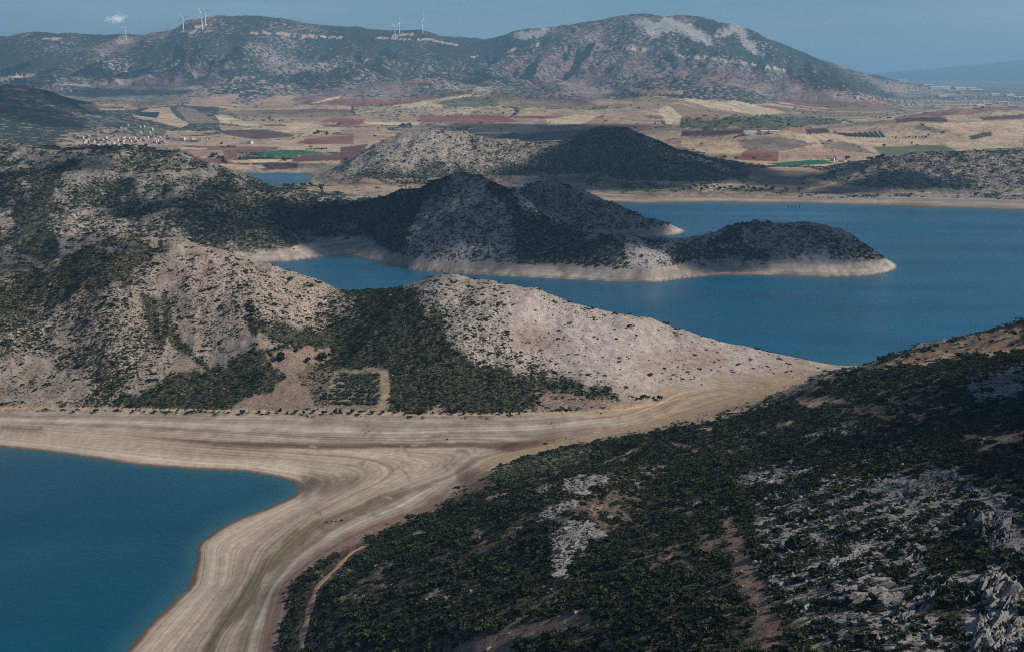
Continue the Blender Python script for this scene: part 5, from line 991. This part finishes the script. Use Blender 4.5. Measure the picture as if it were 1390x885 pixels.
# ------------------------------------------------------------------ houses
def plain_mat(name, c, rough=0.8, var=0.0):
    m, nt, b = new_mat(name)
    if var:
        oi = N_(nt, 'ShaderNodeObjectInfo'); nt.links.new(mixn(nt, oi.outputs['Random'], c, tuple(v * (1 - var) for v in c)), b.inputs['Base Color'])
    else: b.inputs['Base Color'].default_value = (*c, 1)
    b.inputs['Roughness'].default_value = rough; return m
M_WALL = plain_mat('house_wall', lin(226, 218, 206), 0.8, 0.3); M_ROOF = plain_mat('roof_tile', lin(206, 168, 148), 0.8, 0.4); M_SHED = plain_mat('shed_metal', lin(226, 230, 234), 0.5, 0.25); M_GLASS = plain_mat('window_glass', lin(40, 48, 56), 0.2)
def house_meshes(w, d, h, rh, k):
    wv = [(x, y, z) for z in (-2, h) for x, y in ((-w, -d), (w, -d), (w, d), (-w, d))]
    wf = [(0, 1, 5, 4), (1, 2, 6, 5), (2, 3, 7, 6), (3, 0, 4, 7), (4, 5, 6, 7)]; i = len(wv); wv += [(-w, 0, h + rh), (w, 0, h + rh)]; wf += [(4, i, 7), (5, 6, i + 1)]
    o_ = 0.4; W, D_ = w + o_, d + o_
    rv = [(-W, -D_, h - 0.1), (W, -D_, h - 0.1), (W, 0, h + rh + 0.25), (-W, 0, h + rh + 0.25), (-W, D_, h - 0.1), (W, D_, h - 0.1)]; rv += [(x, y, z + 0.22) for x, y, z in rv]
    rf = [(6, 7, 8, 9), (9, 8, 11, 10), (0, 3, 2, 1), (3, 4, 5, 2), (0, 1, 7, 6), (4, 10, 11, 5), (0, 6, 9, 3), (3, 9, 10, 4), (1, 2, 8, 7), (2, 5, 11, 8)]
    gv, gf = [], []
    for x in np.linspace(-w * 0.6, w * 0.6, 3):
        for z in ((1.0,) if h < 4 else (1.0, h - 2.2)):
            j = len(gv); gv += [(x - 0.6, -d - 0.04, z), (x + 0.6, -d - 0.04, z), (x + 0.6, -d - 0.04, z + 1.3), (x - 0.6, -d - 0.04, z + 1.3), (x - 0.6, -d + 0.1, z), (x + 0.6, -d + 0.1, z), (x + 0.6, -d + 0.1, z + 1.3), (x - 0.6, -d + 0.1, z + 1.3)]
            gf += [(j, j + 1, j + 2, j + 3), (j + 1, j + 5, j + 6, j + 2), (j, j + 3, j + 7, j + 4), (j + 3, j + 2, j + 6, j + 7), (j, j + 4, j + 5, j + 1)]
    return mk_mesh('wall', wv, wf, M_WALL), mk_mesh('roof', rv, rf, M_ROOF), mk_mesh('window', gv, gf, M_GLASS)
HOUSES = [house_meshes(5.5, 4.5, 6.0, 2.2, 0), house_meshes(7.5, 5, 3.4, 2.2, 1), house_meshes(4.5, 4.5, 6.4, 1.6, 2)]
SHEDM = mk_mesh('wall', *[x for x in ([(-18, -9, -2), (18, -9, -2), (18, 9, -2), (-18, 9, -2), (-18, -9, 6), (18, -9, 6), (18, 9, 6), (-18, 9, 6), (-18, 0, 8), (18, 0, 8)], [(0, 1, 5, 4), (1, 2, 6, 9, 5), (2, 3, 7, 6), (3, 0, 4, 8, 7)])], M_SHED)
SHEDR = mk_mesh('roof', [(-18.5, -9.5, 5.95), (18.5, -9.5, 5.95), (18.5, 0, 8.1), (-18.5, 0, 8.1), (18.5, 9.5, 5.95), (-18.5, 9.5, 5.95), (-18.5, -9.5, 6.2), (18.5, -9.5, 6.2), (18.5, 0, 8.4), (-18.5, 0, 8.4), (18.5, 9.5, 6.2), (-18.5, 9.5, 6.2)],
                [(6, 7, 8, 9), (9, 8, 10, 11), (0, 3, 2, 1), (3, 5, 4, 2), (0, 1, 7, 6), (5, 11, 10, 4), (0, 6, 9, 3), (3, 9, 11, 5), (1, 2, 8, 7), (2, 4, 10, 8)], M_SHED)
HN = [0]
def house(px, py, rr, s, label, group, shed=False, rot=None):
    q = pick(px, py, *rr); e = link(bpy.data.objects.new('shed' if shed else 'house', None)); e.location = q; e.rotation_euler = (0, 0, random.uniform(-0.7, 0.7) if rot is None else rot); e.scale = (s, s, s)
    HN[0] += 1
    for me in ((SHEDM, SHEDR) if shed else HOUSES[HN[0] % 3]): link(bpy.data.objects.new(me.name.split('.')[0], me), e)
    tag(e, label, 'shed' if shed else 'house', group)
J_ = (2400, 4300)
for k in range(72):
    t = random.random()
    if k < 44: px, py = 150 + 78 * t + random.gauss(0, 4), 196 - 6 * math.sin(t * 3.1) + random.gauss(0, 3.2)
    elif k < 60: px, py = 95 + 70 * t, 193 + random.gauss(0, 4)
    else: px, py = 160 + 55 * t, 175 + 5 * t + random.gauss(0, 3)
    house(px, min(py, 203), J_, random.uniform(0.5, 0.85), 'small white house in the village under the dark left hill', 'village under the left hill')
for k in range(26): house(58 + 40 * random.random() + random.gauss(0, 3), 121 + random.gauss(0, 2.0), (5200, 7600), random.uniform(1.0, 1.6), 'tiny white house in the hamlet at the foot of the far left mountain', 'hamlet under the mountain')
for px, py in ((248, 191), (252, 190.5), (262, 190), (276, 190.5), (281, 190), (285, 190.5), (340, 196), (330, 196)): house(px, py, G, 1.1, 'lone white farm house on the striped fields beside the village', 'farm houses beside the village')
for k in range(28): t = random.random(); house(1140 + 120 * t, 130 + 13 * t + random.gauss(0, 1.2), (5500, 9000), random.uniform(1.0, 1.6), 'tiny white house in the row below the right end of the mountain', 'houses below the mountain end')
for px, py, s in ((1270, 122, 3), (1282, 121, 2.5), (1293, 126, 2.6), (1302, 122.5, 3), (1318, 122, 2.4), (1325, 125, 2.8), (1260, 118, 2.2), (1288, 131, 2.2), (1278, 132, 2), (1335, 119, 2), (1350, 130, 2), (1240, 126, 2), (1370, 131, 2.2), (1383, 134, 2), (1360, 141, 1.6), (1330, 145, 1.5), (1340, 143, 1.4), (1300, 137, 1.6), (1375, 146, 1.6), (1310, 112, 2.6), (1350, 114, 2.6), (1225, 112, 2.4)):
    house(px, py, (5500, 30000), s * 0.85, 'long white warehouse in the industrial area on the far right plain', 'warehouses on the far plain', True, random.uniform(-0.3, 0.3))
for k in range(40): house(1230 + 160 * random.random(), 118 + 28 * random.random(), (5500, 16000), random.uniform(1.0, 1.8), 'tiny pale house scattered over the far right plain', 'houses on the far right plain')
for px, py, s in ((1040, 181, 1.6), (1050, 180.5, 1.4), (1018, 182, 1.8)): house(px, py, G, s * 0.5, 'pale blue greenhouse shed on the dark strip before the tan hill', 'greenhouse sheds', True, 0.1)
for px, py in ((1130, 219), (1137, 218), (1143, 220)): house(px, py, G, 0.9, 'small white farm shed by the green field on the right', 'farm sheds by the green field')

trees_at([(100 + 138 * random.random(), 178 + 24 * random.random()) for _ in range(60)], J_, 3.2, 'dark tree between the white houses of the village', 'trees in the village')
# ------------------------------------------------------------------ solar parks
M_PANEL = plain_mat('solar_glass', lin(26, 28, 40), 0.45); M_STEEL = plain_mat('galvanised_steel', lin(150, 152, 156), 0.5)
def solar(label, corners, rows, rr):
    p = [pick(a, b_, *rr) for a, b_ in corners]; base = (p[0] + p[1] + p[2] + p[3]) / 4
    e = link(bpy.data.objects.new('solar_park', None)); e.location = (base.x, base.y, float(ground(base.x, base.y))); tag(e, label, 'solar panels')
    for k in range(rows):
        t = (k + 0.5) / rows; a = p[0].lerp(p[1], t); b_ = p[3].lerp(p[2], t); d = Vector((b_.x - a.x, b_.y - a.y, 0)).normalized(); n = Vector((d.y, -d.x, 0)); wdt = (p[1] - p[0]).length / rows * 0.19
        vs, fs, lv_, lf = [], [], [], []
        seg = 8
        for m_ in range(seg + 1):
            q = a.lerp(b_, m_ / seg); z = float(ground(q.x, q.y))
            for s_, dz in ((-1, 2.4), (1, 1.0)):
                for th in (0, 0.25): vs.append((q.x + n.x * wdt * s_ - e.location.x, q.y + n.y * wdt * s_ - e.location.y, z + dz + th - e.location.z))
            i = len(lv_); lv_ += [(q.x - 0.2 - e.location.x, q.y - e.location.y, z - 1 - e.location.z), (q.x + 0.2 - e.location.x, q.y - e.location.y, z - 1 - e.location.z), (q.x + 0.2 - e.location.x, q.y - e.location.y, z + 2.2 - e.location.z), (q.x - 0.2 - e.location.x, q.y - e.location.y, z + 2.2 - e.location.z)]; lf.append((i, i + 1, i + 2, i + 3))
        for m_ in range(seg):
            o_ = m_ * 4; fs += [(o_ + 1, o_ + 3, o_ + 7, o_ + 5), (o_, o_ + 4, o_ + 6, o_ + 2), (o_, o_ + 1, o_ + 5, o_ + 4), (o_ + 2, o_ + 6, o_ + 7, o_ + 3)]
        fs += [(0, 2, 3, 1), (seg * 4, seg * 4 + 1, seg * 4 + 3, seg * 4 + 2)]
        pr = mesh_obj('panel_row', vs, fs, M_PANEL, e); mesh_obj('post', lv_, lf, M_STEEL, pr)
solar('small solar park of dark rows on the tan field near the village', [(186, 153.5), (216, 153.0), (213, 160.5), (184, 157)], 6, G)
solar('long solar park of slanting dark rows on the tan hill at right', [(1128, 181), (1197, 179), (1203, 187.5), (1150, 186)], 10, G)

# ------------------------------------------------------------------ wind turbines
M_WHITE = plain_mat('turbine_paint', lin(236, 238, 240), 0.45)
def loft(rings, closed=True):
    n = len(rings[0]); vs = [v for r in rings for v in r]; fs = []
    for k in range(len(rings) - 1):
        for i in range(n): fs.append((k * n + i, k * n + (i + 1) % n, (k + 1) * n + (i + 1) % n, (k + 1) * n + i))
    fs += [tuple(range(n - 1, -1, -1)), tuple(range((len(rings) - 1) * n, len(rings) * n))]
    return vs, fs
def ring_(r, z, n=14, cx=0, cy=0): return [(cx + r * math.cos(2 * math.pi * k / n), cy + r * math.sin(2 * math.pi * k / n), z) for k in range(n)]
TW = mk_mesh('tower', *loft([ring_(3.0, -12), ring_(2.9, 0), ring_(2.4, 40), ring_(1.7, 79)]), M_WHITE)
NC = mk_mesh('nacelle', *loft([[(x * s_, y, 80.5 + z * s_) for x, z in ((-2, -1.8), (2, -1.8), (2.2, 0), (1.8, 1.9), (-1.8, 1.9), (-2.2, 0))] for y, s_ in ((-4.2, 0.75), (-2.5, 1.0), (6.0, 1.0), (7.5, 0.7))]), M_WHITE)
HB = mk_mesh('hub', *loft([[(r * math.cos(2 * math.pi * k / 12), y, r * math.sin(2 * math.pi * k / 12)) for k in range(12)] for y, r in ((0.0, 1.7), (-1.2, 1.7), (-2.4, 1.2), (-3.0, 0.4))]), M_WHITE)
def blade_mesh():
    rg = []
    for z, ch, th, tw in ((0.8, 1.6, 1.6, 0.2), (3, 1.8, 1.4, 0.3), (8, 3.6, 0.9, 0.35), (20, 2.6, 0.55, 0.2), (34, 1.5, 0.3, 0.1), (41, 0.5, 0.12, 0.05)):
        rg.append([(math.cos(tw) * c - math.sin(tw) * t, math.sin(tw) * c + math.cos(tw) * t, z) for c, t in ((-0.3 * ch, 0), (0, th / 2), (0.35 * ch, th / 3), (0.7 * ch, 0), (0.35 * ch, -th / 3), (0, -th / 2))])
    return mk_mesh('blade', *loft(rg), M_WHITE)
BLm = blade_mesh()
def turbine(px, base_py, hub_py, phase, yaw, label, rr=(7000, 9500), sink=0):
    q = pick(px, base_py, *rr); r = math.hypot(q.x, q.y)
    s_ = (base_py - hub_py) / FPX * r / 80.5 / math.cos(PITCH) * 1.02
    e = link(bpy.data.objects.new('wind_turbine', None)); e.location = (q.x, q.y, q.z - sink); e.rotation_euler = (0, 0, yaw); e.scale = (s_ * 1.5, s_ * 1.5, s_)
    link(bpy.data.objects.new('tower', TW), e); link(bpy.data.objects.new('nacelle', NC), e)
    hb = link(bpy.data.objects.new('hub', HB), e); hb.location = (0, -4.2, 80.5)
    for k in range(3):
        bl = link(bpy.data.objects.new('blade', BLm), hb); bl.location = (0, -1.2, 0); bl.rotation_euler = (0, math.radians(phase + 120 * k), 0)
    tag(e, label, 'wind turbine', 'wind turbines on the mountain ridge')
turbine(171, 54, 40.5, 38, 0.15, 'white wind turbine alone on the low pale summit at far left')
turbine(249, 44, 26.5, -32, -0.2, 'white wind turbine left of the close pair on the highest ridge')
turbine(274.5, 40.5, 23.5, -18, 0.5, 'white wind turbine in front of the close pair below the left summit')
turbine(279, 34.5, 17.5, -28, -0.2, 'white wind turbine rear one of the close pair below the left summit')
turbine(536, 54.5, 39.5, -25, 0.1, 'white wind turbine front left of the three on the middle ridge')
turbine(542, 45.5, 32, -12, 1.2, 'white wind turbine edge on just behind the front left one on the middle ridge')
turbine(573.5, 44.5, 28, 2, 1.45, 'white wind turbine standing alone at the right end of the middle ridge')

# ------------------------------------------------------------------ dirt path, small shore things
def drape(name, pts_px, w, rr, mat, label, lift=0.12):
    P3 = [pick(a, b_, *rr) for a, b_ in pts_px]; pts = []
    for a, b_ in zip(P3[:-1], P3[1:]):
        n = max(2, int((b_ - a).length / 1.0)); pts += [a.lerp(b_, k / n) for k in range(n)]
    pts.append(P3[-1]); vs, fs = [], []
    for k, q in enumerate(pts):
        d = (pts[min(k + 1, len(pts) - 1)] - pts[max(k - 1, 0)]); n = Vector((d.y, -d.x, 0)).normalized(); ww = w * (1 + 0.25 * math.sin(k * 0.37) + random.uniform(-0.12, 0.12))
        for s_ in (-1, -0.5, 0, 0.5, 1): x, y = q.x + n.x * ww * s_, q.y + n.y * ww * s_; vs.append((x, y, float(ground(x, y)) + lift - (0.3 if abs(s_) == 1 else 0)))
    for k in range(len(pts) - 1):
        for m_ in range(4): i = k * 5 + m_; fs.append((i, i + 1, i + 6, i + 5))
    return tag(mesh_obj(name, vs, fs, mat, smooth=True), label, kind='structure')
M_PATH, nt, b = new_mat('dirt_path'); geo = N_(nt, 'ShaderNodeNewGeometry'); no = N_(nt, 'ShaderNodeTexNoise', Scale=1.1, Detail=6.0, Roughness=0.7); nt.links.new(geo.outputs['Position'], no.inputs['Vector'])
nt.links.new(mixn(nt, no.outputs['Fac'], lin(160, 118, 88), lin(216, 176, 136)), b.inputs['Base Color']); b.inputs['Roughness'].default_value = 0.95
drape('path', PATH_PX, 1.9, (200, 560), M_PATH, 'orange dirt path on the near slope above the beach')
for k in range(4):
    a_, t_ = ray(1070 + 5.2 * k, 281.5); r = CAM_Z / t_; x, y = r * math.sin(a_), r * math.cos(a_)
    e = mesh_obj('mooring_post', *loft([ring_(0.9, -3, 8), ring_(0.9, 1.4, 8), ring_(1.2, 1.5, 8), ring_(1.1, 2.2, 8)]), M_BARK); e.location = (x, y, 0); tag(e, 'dark post standing in the far lake near its shore, one of four', 'post', 'posts in the far lake')
def pole(px, py, h, rr, label):
    q = pick(px, py, *rr); e = link(bpy.data.objects.new('utility_pole', None)); e.location = q
    mesh_obj('mast', *loft([ring_(0.5, -1, 8), ring_(0.3, h, 8)]), M_STEEL, e); box_mesh('crossarm', -2.2, 2.2, -0.2, 0.2, h * 0.86, h * 0.9, M_STEEL, e); tag(e, label, 'utility pole')
pole(864, 271, 10, (1600, 2000), 'pale utility pole on the far shore beside the lake'); pole(1192, 278, 9, (1600, 2000), 'pale utility pole on the far right shore')
